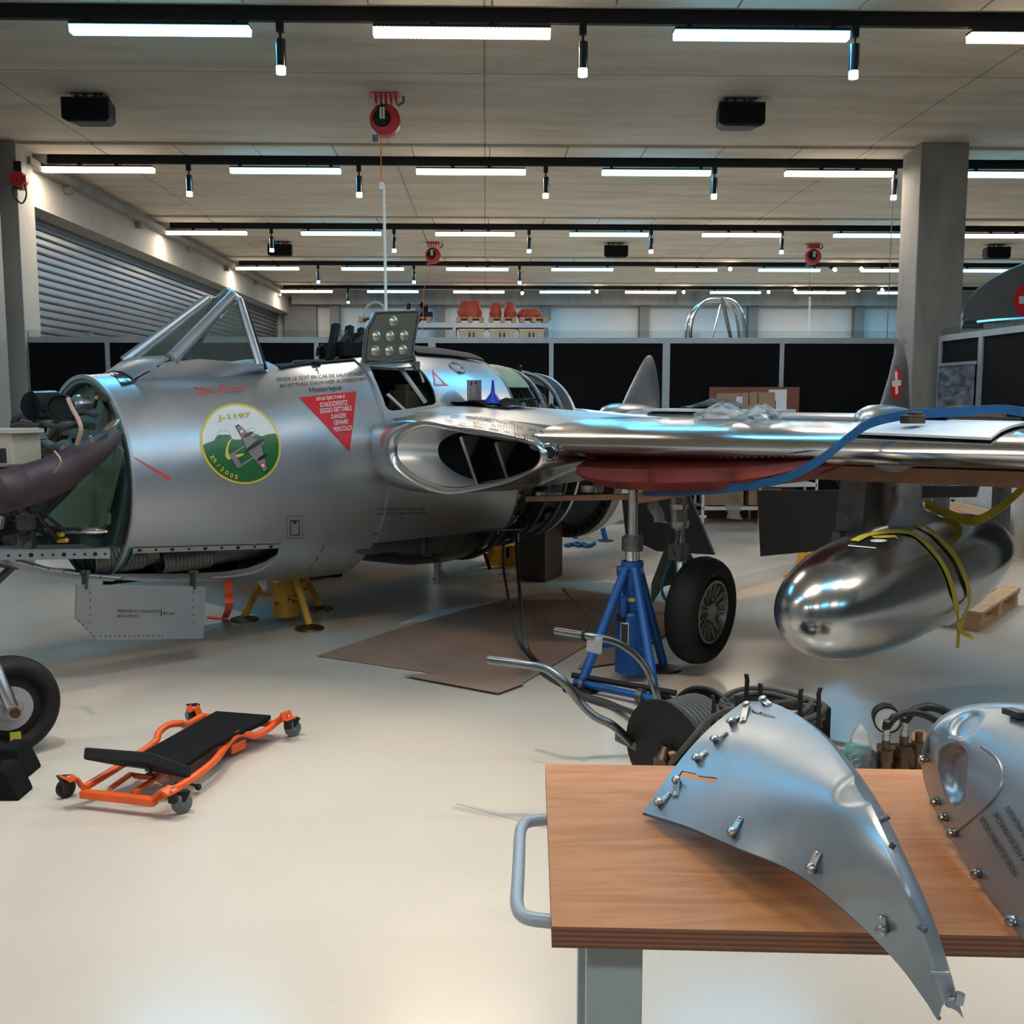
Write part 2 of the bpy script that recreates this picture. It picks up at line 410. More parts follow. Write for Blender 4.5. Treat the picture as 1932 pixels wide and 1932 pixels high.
xs = [px2x(p) for p in (38, 203, 385, 597, 815, 1040, 1257, 1475, 1690)]
partition('board_partition', 'long black board partition with grey frame behind the aircraft', (xs[0], YP, 0), (xs[-1], YP, 0),
          [(x-xs[0], .10 if i in (4, 6) else .06) for i, x in enumerate(xs)], mids=[.9, 2.2, 9.0])
t = partition('board_partition', 'black board partition at right edge running beside the concrete column', (5.95, 13.35, 0), (5.95, 7.5, 0), [(0, .08), (1.1, .10), (3.4, .08), (5.8, .08)], ztop=2.42)
t = thing('photo_print', 'grey winter aircraft photo print hung low on the right partition', 'poster', (5.90, 12.8, 1.1))
def ph(nt, b, L):
    tc = N(nt, 'ShaderNodeTexCoord'); mp = N(nt, 'ShaderNodeMapping'); mp.inputs['Scale'].default_value = (1, 1.6, 5); L.new(tc.outputs['Object'], mp.inputs['Vector'])
    n = N(nt, 'ShaderNodeTexNoise'); n.inputs['Scale'].default_value = 2.2; n.inputs['Detail'].default_value = 6; L.new(mp.outputs['Vector'], n.inputs['Vector'])
    r = N(nt, 'ShaderNodeValToRGB'); r.color_ramp.elements[0].position = .42; r.color_ramp.elements[1].position = .6
    r.color_ramp.elements[0].color = (.05,.06,.075,1); r.color_ramp.elements[1].color = (.17,.18,.205,1); L.new(n.outputs['Fac'], r.inputs['Fac']); L.new(r.outputs['Color'], b.inputs['Base Color'])
obj('print', MB().box((5.895, 12.8, 1.55), (.012, .98, .95)), node_mat('grey_photo_print', ph), t, True)
obj('clamp_rail', MB().box((5.895, 12.8, 2.05), (.03, 1.0, .04)), M['alu'], t, True)
# ------------------------------------------------------------------ lighting rows
LW = mat('lamp_white', (.9,.9,.9), .5, emit=(1.0,.90,.79), es=15.0)
LB = mat('lamp_blue', (.5,.8,.9), .5, emit=(.16,.66,1.0), es=5.0)
LS = mat('spot_face', (.9,.9,.9), .5, emit=(1.0,.88,.72), es=26.0)
def louvre(nt, b, L):
    tc = N(nt, 'ShaderNodeTexCoord'); w = N(nt, 'ShaderNodeTexWave', wave_type='BANDS', bands_direction='X'); w.inputs['Scale'].default_value = 9.0; w.inputs['Distortion'].default_value = 0
    L.new(tc.outputs['Object'], w.inputs['Vector']); mr = N(nt, 'ShaderNodeMapRange'); mr.inputs['To Min'].default_value = 1.5; mr.inputs['To Max'].default_value = 8
    L.new(w.outputs['Fac'], mr.inputs['Value']); L.new(mr.outputs['Result'], b.inputs['Emission Strength']); b.inputs['Emission Color'].default_value = (1.0,.86,.70,1)
LW = node_mat('lamp_louvre', louvre)
LS.cycles.emission_sampling = 'NONE'; LW.cycles.emission_sampling = 'NONE'; LB.cycles.emission_sampling = 'NONE'
ORD = ['nearest', 'second', 'third', 'fourth', 'farthest']; NTH = ['leftmost', 'second from left', 'third from left', 'fourth from left', 'fifth from left', 'sixth from left', 'seventh from left', 'eighth from left']
def strip(kind, loc, label, group):
    t = thing('strip_light', label, 'ceiling light', loc, 0, group)
    h = MB().cyl((.3,0,.06), (.3,0,.212), .008, n=6).box((0, 0, .040), (1.50, .135, .02)).box((-.62, 0, .10), (.04, .05, .10)).box((.62, 0, .10), (.04, .05, .10))
    if kind == 'white': h = MB().cyl((.3,0,.06), (.3,0,.212), .008, n=6).box((0, 0, .040), (1.50, .135, .02)).box((-.25, 0, .10), (.05, .05, .10)).box((.25, 0, .10), (.05, .05, .10)).box((0, 0, .125), (.55, .06, .04))
    obj('housing', h, M['black'], t, bevel=.004)
    d = MB(); w, z = (.055, .062)
    sec = lambda x, k: [V((x, -w*1.08, .03)), V((x, w*1.08, .03)), V((x, w, .0)), V((x, w*.78, -.032)), V((x, -w*.78, -.032)), V((x, -w, 0))]
    q4 = lambda x: [V((x, -w*1.05, .028)), V((x, w*1.05, .028)), V((x, w*.8, -.032)), V((x, -w*.8, -.032))]
    d.rings([q4(-.75), q4(.75)], True, True, False)
    obj('diffuser', d, LW if kind == 'white' else LB, t)
    ld = bpy.data.lights.new('lamp_'+kind, 'AREA'); ld.shape = 'RECTANGLE'; ld.size = 1.48; ld.size_y = .09; ld.energy = 30 if kind == 'white' else 26
    ld.color = (1.0,.86,.70) if kind == 'white' else (.10,.58,1.0)
    lo = bpy.data.objects.new('tube', ld); COL.objects.link(lo); lo.parent = t; lo.location = (0, 0, -.0335); return t
protos = {}
def put_strip(kind, loc, label, group):
    if kind not in protos: protos[kind] = strip(kind, loc, label, group)
    else:
        r = dup(protos[kind], loc, 0, label); r['group'] = group
def track(y, label):
    single('light_track', label, 'light track', MB().box(((XL+XR)/2, y, HC-.095), (XR-XL-.4, .055, .058)).box(((XL+XR)/2, y, HC-.05), (XR-XL-.4, .035, .0999)), M['black'], group='black light tracks')
vis = {0: [1,2,3,4], 1: [0,1,2,3,4,5], 2: [0,1,2,3,4,5,6], 3: [0,1,2,3,4,5,6,7], 4: list(range(8))}
for r, y in enumerate(ROWY):
    track(y, 'black ceiling track carrying the %s row of strip lights' % ORD[r])
    k = {'white': 0, 'blue': 0}
    for n, i in enumerate(vis[r]):
        kind = 'white' if i % 2 == 0 else 'blue'
        put_strip(kind, (LX[i], y, HC-.205), '%s glowing strip light, %s in the %s ceiling row' % ('white louvred' if kind == 'white' else 'blue', NTH[n], ORD[r]), '%s strip lights on the ceiling tracks' % kind)
for y, w in zip(NEARY, ('above the workbench, out of the picture', 'behind the viewer')):
    track(y, 'black ceiling track of strip lights %s' % w)
    for i in range(0, 6):
        kind = 'white' if i % 2 == 0 else 'blue'
        put_strip(kind, (LX[i], y, HC-.205), '%s strip light %s, %s' % (kind, w, NTH[i]), '%s strip lights on the ceiling tracks' % kind)
# spots
def spot(loc, label, tilt=0.0, fwd=0.0):
    t = thing('spot_light', label, 'spotlight', loc, 0, 'black cylinder spotlights')
    R = Matrix.Rotation(tilt, 3, 'Y') @ Matrix.Rotation(fwd, 3, 'X')
    obj('mount', MB().box((0, 0, .19), (.06, .05, .10)).cyl((0,0,.06), (0,0,.34), .012), M['black'], t)
    a = R @ V((0,0,.08)); b = R @ V((0,0,-.14)); c2 = R @ V((0,0,-.165))
    ba_ = obj('barrel', MB().cyl(a, b, .045, n=18), M['blackgl'], t)
    obj('lens', MB().cyl(b, R @ V((0,0,-.20)), .040, .040, n=18), LS if fwd or tilt else mat('spot_dim', (.9,.9,.9), .4, emit=(1,.86,.68), es=4.0), ba_)
    return t
SX = [-4.05, -1.73, .84, 3.18, 5.70]
sp0 = None
for r, y in enumerate(ROWY):
    for n, x in enumerate(SX):
        if r == 0 and n in (0, 4): continue
        if r == 3 and n > 2 or r == 4 and n > 0: continue
        lab = 'small black cylinder spotlight hanging straight down, %s in the %s row' % (NTH[n-(1 if r == 0 else 0)], ORD[r])
        if sp0 is None: sp0 = spot((x, y, HC-.35), lab)
        else: dup(sp0, (x, y, HC-.35), 0, lab)
aim = [(1378, 511, 3, .5, 'fourth'), (1568, 512, 3, -.5, 'fourth'), (1621, 510, 3, 0, 'fourth'), (985, 555, 4, 0, 'farthest'), (1125, 552, 4, 0, 'farthest'), (1288, 553, 4, 0, 'farthest'), (1449, 553, 4, .3, 'farthest'), (1497, 550, 4, 0, 'farthest'), (1616, 550, 4, 0, 'farthest'), (1661, 549, 4, 0, 'farthest')]
for n, (px, py, r, tl, w) in enumerate(aim):
    p = atY(px, py, ROWY[r])
    spot((p.x, ROWY[r], p.z+.10), 'aimed spotlight with %s lens, %s of the bright ones, in the %s row' % ('dim' if tl else 'glaring', NTH[n] if n < 8 else ['', '', '', '', '', '', '', '', 'second from right', 'rightmost'][n], w), tl, -1.05)
MATS['spot_dim'].cycles.emission_sampling = 'NONE'
# real spot beams under the straight spots of the rows that light the workshop
for r, y in enumerate(ROWY[:3]+NEARY[:1]):
    for x in SX[1:4]:
        ld = bpy.data.lights.new('spot_beam', 'SPOT'); ld.energy = 150 if y < 5 else 90; ld.color = (1,.87,.7); ld.spot_size = radians(60); ld.spot_blend = .5; ld.shadow_soft_size = .04
        lo = bpy.data.objects.new('spot_beam', ld); COL.objects.link(lo); lo.location = (x, y, HC-.58)
# ------------------------------------------------------------------ speakers, reels on the ceiling
def speaker(loc, rz, label):
    t = thing('ceiling_speaker', label, 'loudspeaker', loc, rz, 'black ceiling loudspeakers')
    poly = [(-.24,-.15), (.24,-.15), (.27,-.06), (.27,.10), (.20,.17), (-.20,.17), (-.27,.10), (-.27,-.06)]
    prof = [V((x, y, -.33)) for x, y in poly]
    b = MB(); sec = [(-.25, -.16), (.25, -.16), (.25, .16), (-.25, .16)]
    R = [[V((x, -.16, z)) for x, z in ((-.26,-.28), (-.20,-.32), (.22,-.32), (.26,-.28), (.26,-.06), (-.26,-.06))], [V((x, .16, z)) for x, z in ((-.22,-.26), (-.17,-.30), (.17,-.30), (.22,-.26), (.22,-.08), (-.22,-.08))]]
    b.rings(R, True, True, False); obj('cabinet', b, M['black'], t, bevel=.012)
    obj('grille', MB().box((0, -.165, -.19), (.48, .012, .21)), M['cloth'], t)
    k = MB()
    for x in (-.14, -.05, .06, .12): k.box((x, 0, -.035), (.02, .05, .07))
    k.box((0, 0, -.006), (.36, .16, .012)); obj('bracket', k, M['black'], t); return t
s0 = None
for px, Y, lab in ((171, 11.75, 'large black loudspeaker on the ceiling at upper left'), (1394, 11.75, 'large black loudspeaker on the ceiling at upper right'),
                   (530, 22.5, 'small far black loudspeaker above the cockpit windscreen, behind the third light row'), (1161, 22.5, 'small far black loudspeaker in the middle, behind the third light row'), (1879, 22.5, 'small far black loudspeaker right of the concrete column')):
    x = atY(px, 220 if Y < 15 else 468, Y).x
    if s0 is None: s0 = speaker((x, Y, HC), 0, lab)
    else: dup(s0, (x, Y, HC), 0, lab)
def reel(loc, label):
    t = thing('hose_reel', label, 'hose reel', loc, 0, 'red ceiling hose reels')
    p = MB(); 
    for k in range(5): p.box((-.10+k*.055, 0, -.05), (.02, .16, .10))
    p.box((0, 0, -.008), (.30, .2, .016)); obj('mounting_plate', p, M['red'], t)
    dc_ = MB(); d = MB().lathe((0, -.09, -.28), (0, 1, 0), [(0, .02), (0, .145), (.02, .165), (.16, .165), (.18, .145), (.18, .02)], 36); dc_ = obj('drum_case', d, M['red'], t)
    obj('hub', MB().lathe((-.03, -.13, -.27), (0, 1, 0), [(0, .005), (0, .085), (.05, .10)], 24).box((-.03, -.14, -.24), (.09, .03, .17)), M['black'], dc_)
    obj('badge', MB().box((-.035, -.158, -.235), (.022, .006, .12)).box((-.003, -.158, -.235), (.022, .006, .12)), M['white'], dc_, label='white double bar badge')
    obj('outlet', MB().box((-.11, -.02, -.47), (.06, .05, .07)), M['dsteel'], t); obj('inlet_pipe', MB().tube([(.14,0,-.12), (.20,0,-.08), (.20,0,-.02)], .014), M['dsteel'], t); return t
pr = atY(727, 215, 11.65)
r0 = reel((pr.x, 11.65, HC), 'large red hose reel hanging from the ceiling above the aircraft nose')
r1 = dup(r0, (atY(817, 473, 22.5).x, 22.5, HC), 0, 'far red hose reel left of the middle, behind third light row')
r2 = dup(r0, (atY(1534, 470, 22.5).x, 22.5, HC), 0, 'far red hose reel just left of the concrete column')
a = atY(718, 252, 11.6); bb = atY(720, 350, 11.6)
obj('reel_cord', MB().tube([a, bb], .006, 8), M['rope'], r0, True)
single('drop_pole', 'thin white drop hose hanging down behind the open hatch', 'hose', MB().cyl(atY(724, 350, 11.6), atY(730, 640, 11.6)-V((0,0,1.0)), .017, n=10).cyl(atY(720, 358, 11.6), atY(720, 344, 11.6), .03, n=10), M['white'])
a = atY(1527, 488, 22.5); bb = atY(1528, 560, 22.5)
obj('reel_cord', MB().tube([a, bb], .006, 8), M['dsteel'], r2, True)
single('drop_pole', 'thin white drop hose right of the clear canopy', 'hose', MB().cyl(bb, atY(1527, 640, 22.5)-V((0,0,1.2)), .02, n=10), M['white'])
p = atY(817, 490, 22.4)
obj('reel_cord', MB().tube([p, atY(800, 545, 22.4), atY(795, 560, 22.4)-V((0,0,1.2))], .006, 8), M['rope'], r1, True)
a = atY(700, 205, 11.75); single('guy_wire', 'thin grey wire along the ceiling from the big reel to the back', 'wire', MB().tube([V((a.x, a.y, HC-.006)), V((atY(822, 500, 26).x, 26, HC-.006))], .008, 6), M['dsteel'])
p = atY(1686, 330, 14.45); single('guy_wire', 'thin vertical wire hanging left of the concrete column', 'wire', MB().cyl(p, V((p.x, p.y, 2.3)), .006, n=6), M['dsteel'])
# red and black reel on the pier at far left
p = atY(38, 340, 13.72); t = thing('wall_reel', 'small red and black cable reel high on the left pier', 'cable reel', p)
obj('bracket', MB().box((-.01, .03, .06), (.10, .14, .34)), M['black'], t); obj('drum', MB().lathe((0, -.10, 0), (0, 1, 0), [(0,.01), (0,.10), (.12,.10), (.12,.01)], 20).box((.05,-.04,.0), (.12,.08,.09)), M['red'], t)
obj('cable', MB().tube(catmull([(-.06,-.05,-.05), (-.07,-.05,-.18), (.02,-.05,-.30), (.09,-.05,-.20), (.07,-.05,-.02)], 5), .010, 8), M['black'], t)
# ------------------------------------------------------------------ far pallet rack and its load
rk = thing('pallet_rack', 'grey pallet rack against the far wall above the partition', 'shelf', (-1, 29.6, 0))
x0, x1, xm = atY(681, 600, 29.6).x, atY(1036, 600, 29.6).x, atY(858, 600, 29.6).x
zs = atY(860, 608, 29).z; z2 = atY(860, 640, 29).z-.10
for x in (x0, xm, x1):
    for dy in (-.5, .5): obj('upright', MB().box((x, 29.6+dy, zs/2), (.09, .08, zs+ .1)), M['alu'], rk, True)
for z in (zs-.07, z2-.07, 1.4):
    for a, b in ((x0, xm), (xm, x1)): obj('beam', MB().box(((a+b)/2, 29.1, z), (b-a-.09, .05, .14)).box(((a+b)/2, 30.1, z), (b-a-.09, .05, .14)), M['alu'], rk, True)
    obj('deck', MB().box(((x0+x1)/2, 29.6, z+.06), (x1-x0, .95, .02)), M['alu'], rk, True)
def pallet(loc, rz, label, L=.8, W=1.2, h=.144, group=None):
    t = thing('wooden_pallet', label, 'pallet', loc, rz, group)
    d = MB()
    for k in range(5): d.box((-L/2+.06+k*(L-.12)/4, 0, h-.011), (.13 if k % 2 == 0 else .09, W, .022))
    obj('deck_boards', d, M['pallet'], t)
    b = MB()
    for x in (-L/2+.07, 0, L/2-.07):
        for y in (-W/2+.05, 0, W/2-.05): b.box((x, y, .061), (.12, .09, .078))
    for y in (-W/2+.05, 0, W/2-.05): b.box((0, y, h-.033), (L, .09, .022))
    obj('blocks', b, M['pallet'], t)
    b = MB()
    for x in (-L/2+.07, 0, L/2-.07): b.box((x, 0, .011), (.12, W, .022))
    obj('bottom_boards', b, M['pallet'], t); return t
PG = 'small pallets on the far rack'
base = pallet((atY(887, 596, 29.4).x, 29.45, zs+.005), 0, 'pallet under the tall red bundle on the far rack', .78, .9, group=PG)
for px, lab in ((948, 'pallet under two red parts, middle of three bright ones on the far rack'), (1006, 'pallet under the flat dark red part at the rack right end'), (705, 'pallet under the blue-lit arch part on the far rack'), (788, 'pallet under black machine parts on the far rack')):
    dup(base, (atY(px, 596, 29.4).x, 29.45, zs+.005), 0, lab)
def lump(w, d, h, jag=.15, n=14, top=.7):
    m = MB(); R = []
    for z, k in ((0, .92), (h*.35, 1.0), (h*.75, top+.12), (h, top)):
        R.append([V((cos(2*pi*i/n)*w/2*k*(1+random.uniform(-jag, jag)), sin(2*pi*i/n)*d/2*k*(1+random.uniform(-jag, jag)), z)) for i in range(n)])
    return m.rings(R, True, True, False)
zp = zs+.15
for px, w, h, lab in ((887, .72, .46, 'tall red wrapped bundle on the far rack, leftmost of the red loads'), (935, .36, .40, 'red block on the middle pallet of the far rack, left one'), (962, .38, .42, 'red block on the middle pallet of the far rack, right one'), (1000, .74, .24, 'low dark red bundle at the right end of the far rack')):
    m = lump(w, .6, h, .08); 
    p = atY(px, 596, 29.4); m.v = [v+V((p.x, 29.45, zp)) for v in m.v]
    single('wrapped_bundle', lab, 'bundle', m, M['dred'], group='red bundles on the far rack')
t = thing('machine_part', 'black spiky machine parts on the far rack behind the open hatch', 'machine parts', (atY(788, 596, 29.4).x, 29.45, zp))
m = MB()
for k in range(16):
    x = random.uniform(-.35, .42); m.beam((x, random.uniform(-.2, .2), 0), (x+random.uniform(-.12, .12), 0, random.uniform(.2, .5)), .05, .04)
m.box((.05, 0, .08), (.75, .3, .16)); obj('levers', m, M['black'], t); obj('collar', MB().cyl((.05, -.25, .2), (.05, .1, .2), .1), M['dsteel'], t)
p = atY(710, 596, 29.4)
single('plastic_arch', 'pale arched cover on the far rack lit blue', 'cover', MB().tube(catmull([(p.x-.36, 29.4, zp+.012), (p.x-.28, 29.4, zp+.28), (p.x-.1, 29.4, zp+.42), (p.x+.12, 29.4, zp+.40), (p.x+.3, 29.4, zp+.15), (p.x+.36, 29.4, zp+.012)], 6), .035, 10), M['sheet'])
p = atY(765, 596, 29.4); single('small_carton', 'small pale box on the far rack left of the black machine parts', 'box', MB().box((p.x-.02, 29.2, zs+.175), (.5, .3, .35)), M['sheet'])
zb = z2+.005
for n, (px, lab) in enumerate(((890, 'cream crate with two black handles, leftmost on lower rack shelf'), (947, 'cream crate with two black handles, middle of lower rack shelf'), (1002, 'cream crate with two black handles, rightmost on lower rack shelf'))):
    p = atY(px, 630, 29.4)
    if n == 0:
        c0 = thing('plastic_crate', lab, 'crate', (p.x, 29.4, zb), 0, 'cream crates on the far rack')
        obj('tub', MB().box((0, 0, .19), (.68, .6, .38)).box((0, 0, .36), (.74, .66, .04)), M['box'] if False else mat('cream_crate', (.62,.50,.36), .5), c0)
        for x in (-.06, .06): obj('handle', MB().box((x, -.32, .22), (.035, .04, .13)), M['black'], c0)
        obj('load', MB().box((0, .02, .40), (.7, .5, .06)), M['dred'], c0)
    else: dup(c0, (p.x, 29.4, zb), 0, lab)
# clear canopy on its stand behind the partition
pL, pR, pT = atY(1302, 640, 15.2), atY(1403, 640, 15.2), atY(1352, 564, 15.2)
t = thing('clear_canopy', 'clear cockpit canopy with metal frame standing up behind the black partition', 'canopy', ((pL.x+pR.x)/2, 15.2, 0))
zb, zt = pL.z-.12, pT.z; W = (pR.x-pL.x)/2; cx = (pL.x+pR.x)/2
arch = [(-1.0, 0), (-1.04, .35), (-.92, .68), (-.55, .93), (0, 1.0), (.52, .94), (.84, .70), (.97, .38), (1.0, 0)]
def archp(y, k=1): return catmull([(cx+a*W*k, y, zb+(zt-zb)*h*k) for a, h in arch], 5)
obj('frame', MB().tube(archp(15.1), .028, 10).tube(archp(15.45, .99), .022, 10), M['chrome'], t, True)
obj('middle_bow', MB().tube([(cx+.02, 15.0, zt+.0), (cx+.10, 15.0, lerp(zb, zt, .5)), (cx+.20, 15.05, zb)], .03, 10).tube([(cx-.0, 15.02, zt-.1), (cx-.14, 15.02, zb)], .014, 8), M['chrome'], t, True)
g = [archp(y, .985) for y in (15.1, 15.2, 15.3, 15.44)]
obj('glazing', MB().sheet(g, .008), M['glass'], t, True)
obj('stand', MB().box((cx, 15.28, zb-.03), (2*W+.15, .5, .06)).box((cx-W+.1, 15.28, zb/2), (.06, .4, zb)).box((cx+W-.1, 15.28, zb/2), (.06, .4, zb)), M['alu'], t, True)
# ================================================================== the aircraft
AR = -3*pi/4     # local x = forward
AC = thing('jet_aircraft', 'silver twin-boom jet aircraft with opened nose, on jacks in the middle of the hall', 'aircraft', C0, AR)
def A_(name, mb, m=None, label=None, bevel=0, orient=True, parent=None):    # points given in world metres
    return obj(name, mb, m, parent or AC, True, bevel, label, orient)
SEC = [(0, .600, 1.15, .625, .62), (.35, .625, 1.15, .655, .68), (.8, .66, 1.145, .70, .735), (1.3, .70, 1.14, .78, .79), (1.8, .725, 1.135, .83, .80), (2.3, .745, 1.13, .86, .80), (2.7, .755, 1.12, .86, .80), (3.05, .74, 1.11, .84, .80)]
def sec(s):
    for a, b in zip(SEC, SEC[1:]):
        if s <= b[0]: break
    t = min(1, max(0, (s-a[0])/(b[0]-a[0]))); return [a[i]*(1-t)+b[i]*t for i in range(1, 5)]
def hn(s): return 2+.5*max(0, min(1, (s-.1)/1.1))
def hull(s, th, dr=0):
    w, zc, u, d = sec(s); c = cos(th); sn = sin(th); e = 2/hn(s) if c > 0 else 1.0
    return ac(s, (w-dr)*abs(sn)**e*(1 if sn > 0 else -1), zc+((u if c > 0 else d)-dr)*abs(c)**e*(1 if c > 0 else -1))
def tb(s, b): return math.asin(min(1, (b/sec(s)[0])**(hn(s)/2)))     # section angle at side distance b
def ringshell(ss, n, dr, d0=0):
    m = MB(); o = [[hull(s, 2*pi*k/n, d0) for k in range(n)] for s in ss]; i = [[hull(s, 2*pi*k/n, dr) for k in range(n)] for s in ss]
    m.rings(o, True, False); m.rings(i[::-1], True, False)
    for a, b in ((o[0], i[0]), (i[-1], o[-1])): m.rings([a, b], True, False, False)
    return m
ss = [x*1.75/28 for x in range(29)]
nose = A_('nose_skin', ringshell(ss, 128, .014), M['skin'])
thm = radians(129)
g = [[hull(1.752+(3.05-1.752)*i/22, -thm+2*thm*j/110) for j in range(111)] for i in range(23)]
mid = A_('centre_skin', MB().sheet(g, .014), M['skin'])
def nrm(h): 
    n = h[1]; return n
def surf_poly(px, bv):
    out = []; ns = V((0,0,0))
    for x, y in px:
        h = hit(bv, x, y)
        if h[0] is None: continue
        n = h[1]; n = -n if n.dot(ray(x, y)) > 0 else n
        out.append(h[0]); ns += n
    return out, ns.normalized()
bv0, bv1 = bvh_of(nose), bvh_of(mid)
class Two:
    def ray_cast(s, o, d):
        a = bv0.ray_cast(o, d); b = bv1.ray_cast(o, d)
        if a[0] is None: return b
        if b[0] is None: return a
        return a if a[3] < b[3] else b
BV = Two()
def to_local(mb, o):
    inv = ROOTM[o.name].inverted(); mb.v = [inv @ p for p in mb.v]; return mb
def cutter(P, n, a=.12, b=.2):
    m = MB(); P = [p+n*a for p in P]; m.prism(P, -n*(a+b)); return m
# gun bay, hatch, cockpit openings
gun_px = [(-40,1040), (60,1037), (528,1031), (527,1045), (512,1062), (488,1076), (450,1085), (380,1090), (250,1092), (120,1090), (60,1080)]
gp = [toac(acB(x, y, .50)) for x, y in gun_px]
gp = [ac(p.x, .10, p.z) for p in gp]
cm = MB().prism(gp, PORT*1.0); boolean(nose, to_local(cm, nose))
hatch_px = [(697,691), (706,712), (716,735), (723,752), (727,765), (733,773), (741,775), (780,770), (818,763), (823,758), (820,740), (812,722), (800,704), (786,691), (740,694)]
HP, HN = surf_poly(hatch_px, BV)
for o in (nose, mid): boolean(o, to_local(cutter(HP, HN, .15, .22), o))
ck = [ac(s, b, z) for s, b, z in ((1.14,-.36,1.72), (1.14,.36,1.72), (2.12,.36,1.76), (2.12,-.36,1.76))]
for o in (nose, mid): boolean(o, to_local(MB().prism(ck, V((0,0,.6))), o))
# interior: dark cockpit tub and bay walls
m = MB(); m.box(ac(1.35, 0, 1.2), (2.0, .84, 1.0), rz=pi/4)
m2 = MB()
A_('cockpit_tub', MB().beam(ac(1.12, 0, 1.55), ac(2.7, 0, 1.55), .70, .05).beam(ac(1.14, 0, 1.25), ac(1.14, 0, 1.80), .80, .03, up=PORT).beam(ac(2.66, 0, 1.0), ac(2.66, 0, 1.85), .9, .03, up=PORT), M['mach'])
hb = MB(); hb.beam(ac(1.5, .02, 1.2), ac(2.9, .02, 1.2), .03, .8)
A_('bay_wall', hb, M['mach'])
A_('battery_box', MB().beam(ac(2.15, .36, 1.62), ac(2.42, .36, 1.60), .20, .14).beam(ac(2.18, .36, 1.71), ac(2.38, .36, 1.69), .14, .05), mat('olive_unit', (.055,.052,.03), .5), bevel=.01)
A_('bay_tube', MB().cyl(ac(1.86, .60, 1.66), ac(2.02, .62, 1.53), .012).cyl(ac(2.12, .38, 1.9), ac(2.3, .5, 1.6), .018), M['white'])
A_('bay_shelf', MB().beam(ac(1.75, .35, 1.50), ac(2.6, .35, 1.50), .5, .03), M['mach'])
# hatch door standing open, lining with round holes
dp = [acB(x, y, b) for x, y, b in ((686,685,.42), (688,655,.42), (692,620,.42), (708,590,.42), (785,587,.42), (790,590,.42), (786,612,.42), (780,645,.42), (777,678,.42), (730,688,.42))]
door = A_('hatch_door', MB().prism(dp, -PORT*.03), M['skin'], bevel=.006)
ip = [acB(x, y, .425) for x, y in ((690,680), (691,655), (695,622), (709,596), (783,592), (783,612), (777,645), (773,674), (730,682))]
lm = mat('olive_grey_lining', (.17,.17,.13), .45, .3)
A_('lining', MB().prism(ip, -PORT*-.012), lm, label='olive grey pressed lining panel', parent=door)
for i, (x, y) in enumerate(((743,607), (711,635), (737,635), (763,634), (709,663), (735,663), (761,661))):
    c = acB(x, y, .438); m = MB().lathe(c, PORT, [(0, .042), (.008, .036), (.016, .022), (.018, .001)], 20)
    A_('lightening_dish', m, mat('pale_dish', (.50,.49,.38), .28, .7), parent=door)
A_('door_rim', MB().tube([p+PORT*.004 for p in dp], .011, 8, closed=True), M['dsteel'], parent=door)
A_('hinge', MB().tube([acB(690,688,.44), acB(778,680,.44)], .016, 10).cyl(acB(781, 672, .46), acB(786, 700, .52), .012).box(acB(786, 690, .48), (.05,.05,.06)), M['dsteel'], parent=door)
A_('strut', MB().cyl(acB(786, 682, .47), acB(800, 722, .52), .016), M['steel'])
# seat rails behind the cockpit
m = MB()
for x0, y0, x1, y1, w in ((622,668,634,612,.06), (650,664,660,616,.06), (676,662,682,620,.05), (638,640,662,622,.05), (666,640,690,628,.05)): m.beam(acB(x0, y0+12, 0.02), acB(x1, y1, -.02), w, .04, up=AFT)
m.box(acB(660, 660, 0), (.28, .22, .10), rz=pi/4).box(acB(665, 636, -.02), (.10, .08, .06), rz=pi/4)
m.tube(catmull([acB(598,672,.1), acB(600,658,.1), acB(608,652,.1), acB(616,662,.1)], 4), .010, 8)
A_('ejection_seat', m.beam(ac(1.95, 0, 1.4), ac(1.97, 0, 1.86), .34, .12, up=AFT), M['black'])
# cockpit sill seal
A_('sill_seal', MB().tube([hull(s, tb(s, .365), -.004) for s in (1.14,1.3,1.5,1.7,1.9,2.1)], .012, 8), M['rubber'])
A_('latch', MB().box(hull(1.42, tb(1.42, .385)), (.05,.03,.05), rz=pi/4), M['black'])
# bulged spine fairing behind the hatch
A_('spine_cover', MB().sheet([[hull(s, th)+V((0,0,.025+.02*cos(th*3))) for th in [radians(a) for a in range(-24, 25, 4)]] for s in [2.35+.1*i for i in range(8)]], .012), mat('dark_cloth_cover', (.02,.02,.024), .8))
A_('access_ring', MB().lathe(BV.ray_cast(CAM, ray(862,694).normalized())[0]+V((0,0,.0)), (BV.ray_cast(CAM, ray(862,694).normalized())[1]), [(-.01,.075), (.012,.07), (.012,.055), (-.002,.05), (-.002,.001)], 24), M['steel'], parent=mid)
# windscreen
Tp, Fp, Rp = ac(.93,.15,2.30), ac(.42,.30,1.88), acB(490, 690, .43)
Tr = acB(452, 566, .16)
def mir(p): q = toac(p); return ac(q.x, -q.y, q.z)
Ts, Fs, Rs, Trs = mir(Tp), mir(Fp), mir(Rp), mir(Tr)
ws = MB()
def bar(a, b, w, h=.03, up=(0,0,1)): ws.beam(a, b, w, h, up)
for a, b in ((Tp, Fp), (Ts, Fs)): ws.tube([a+(a-b).normalized()*.01, b-(a-b).normalized()*.02], [.030, .044], 12)
ws.tube([Tr, lerp(Tr, Rp, .5), Rp], .026, 10).tube([Trs, Rs], .026, 10).tube([Tp, Tr], .024, 10).tube([Ts, Trs], .024, 10).tube([Tr, ac(1.0, 0, 2.345), Trs], .026, 10)
lo = [hull(.2, radians(22))] + [hit(BV, x, y)[0] for x, y in ( (330,712), (395,711), (450,704), (505,697))]
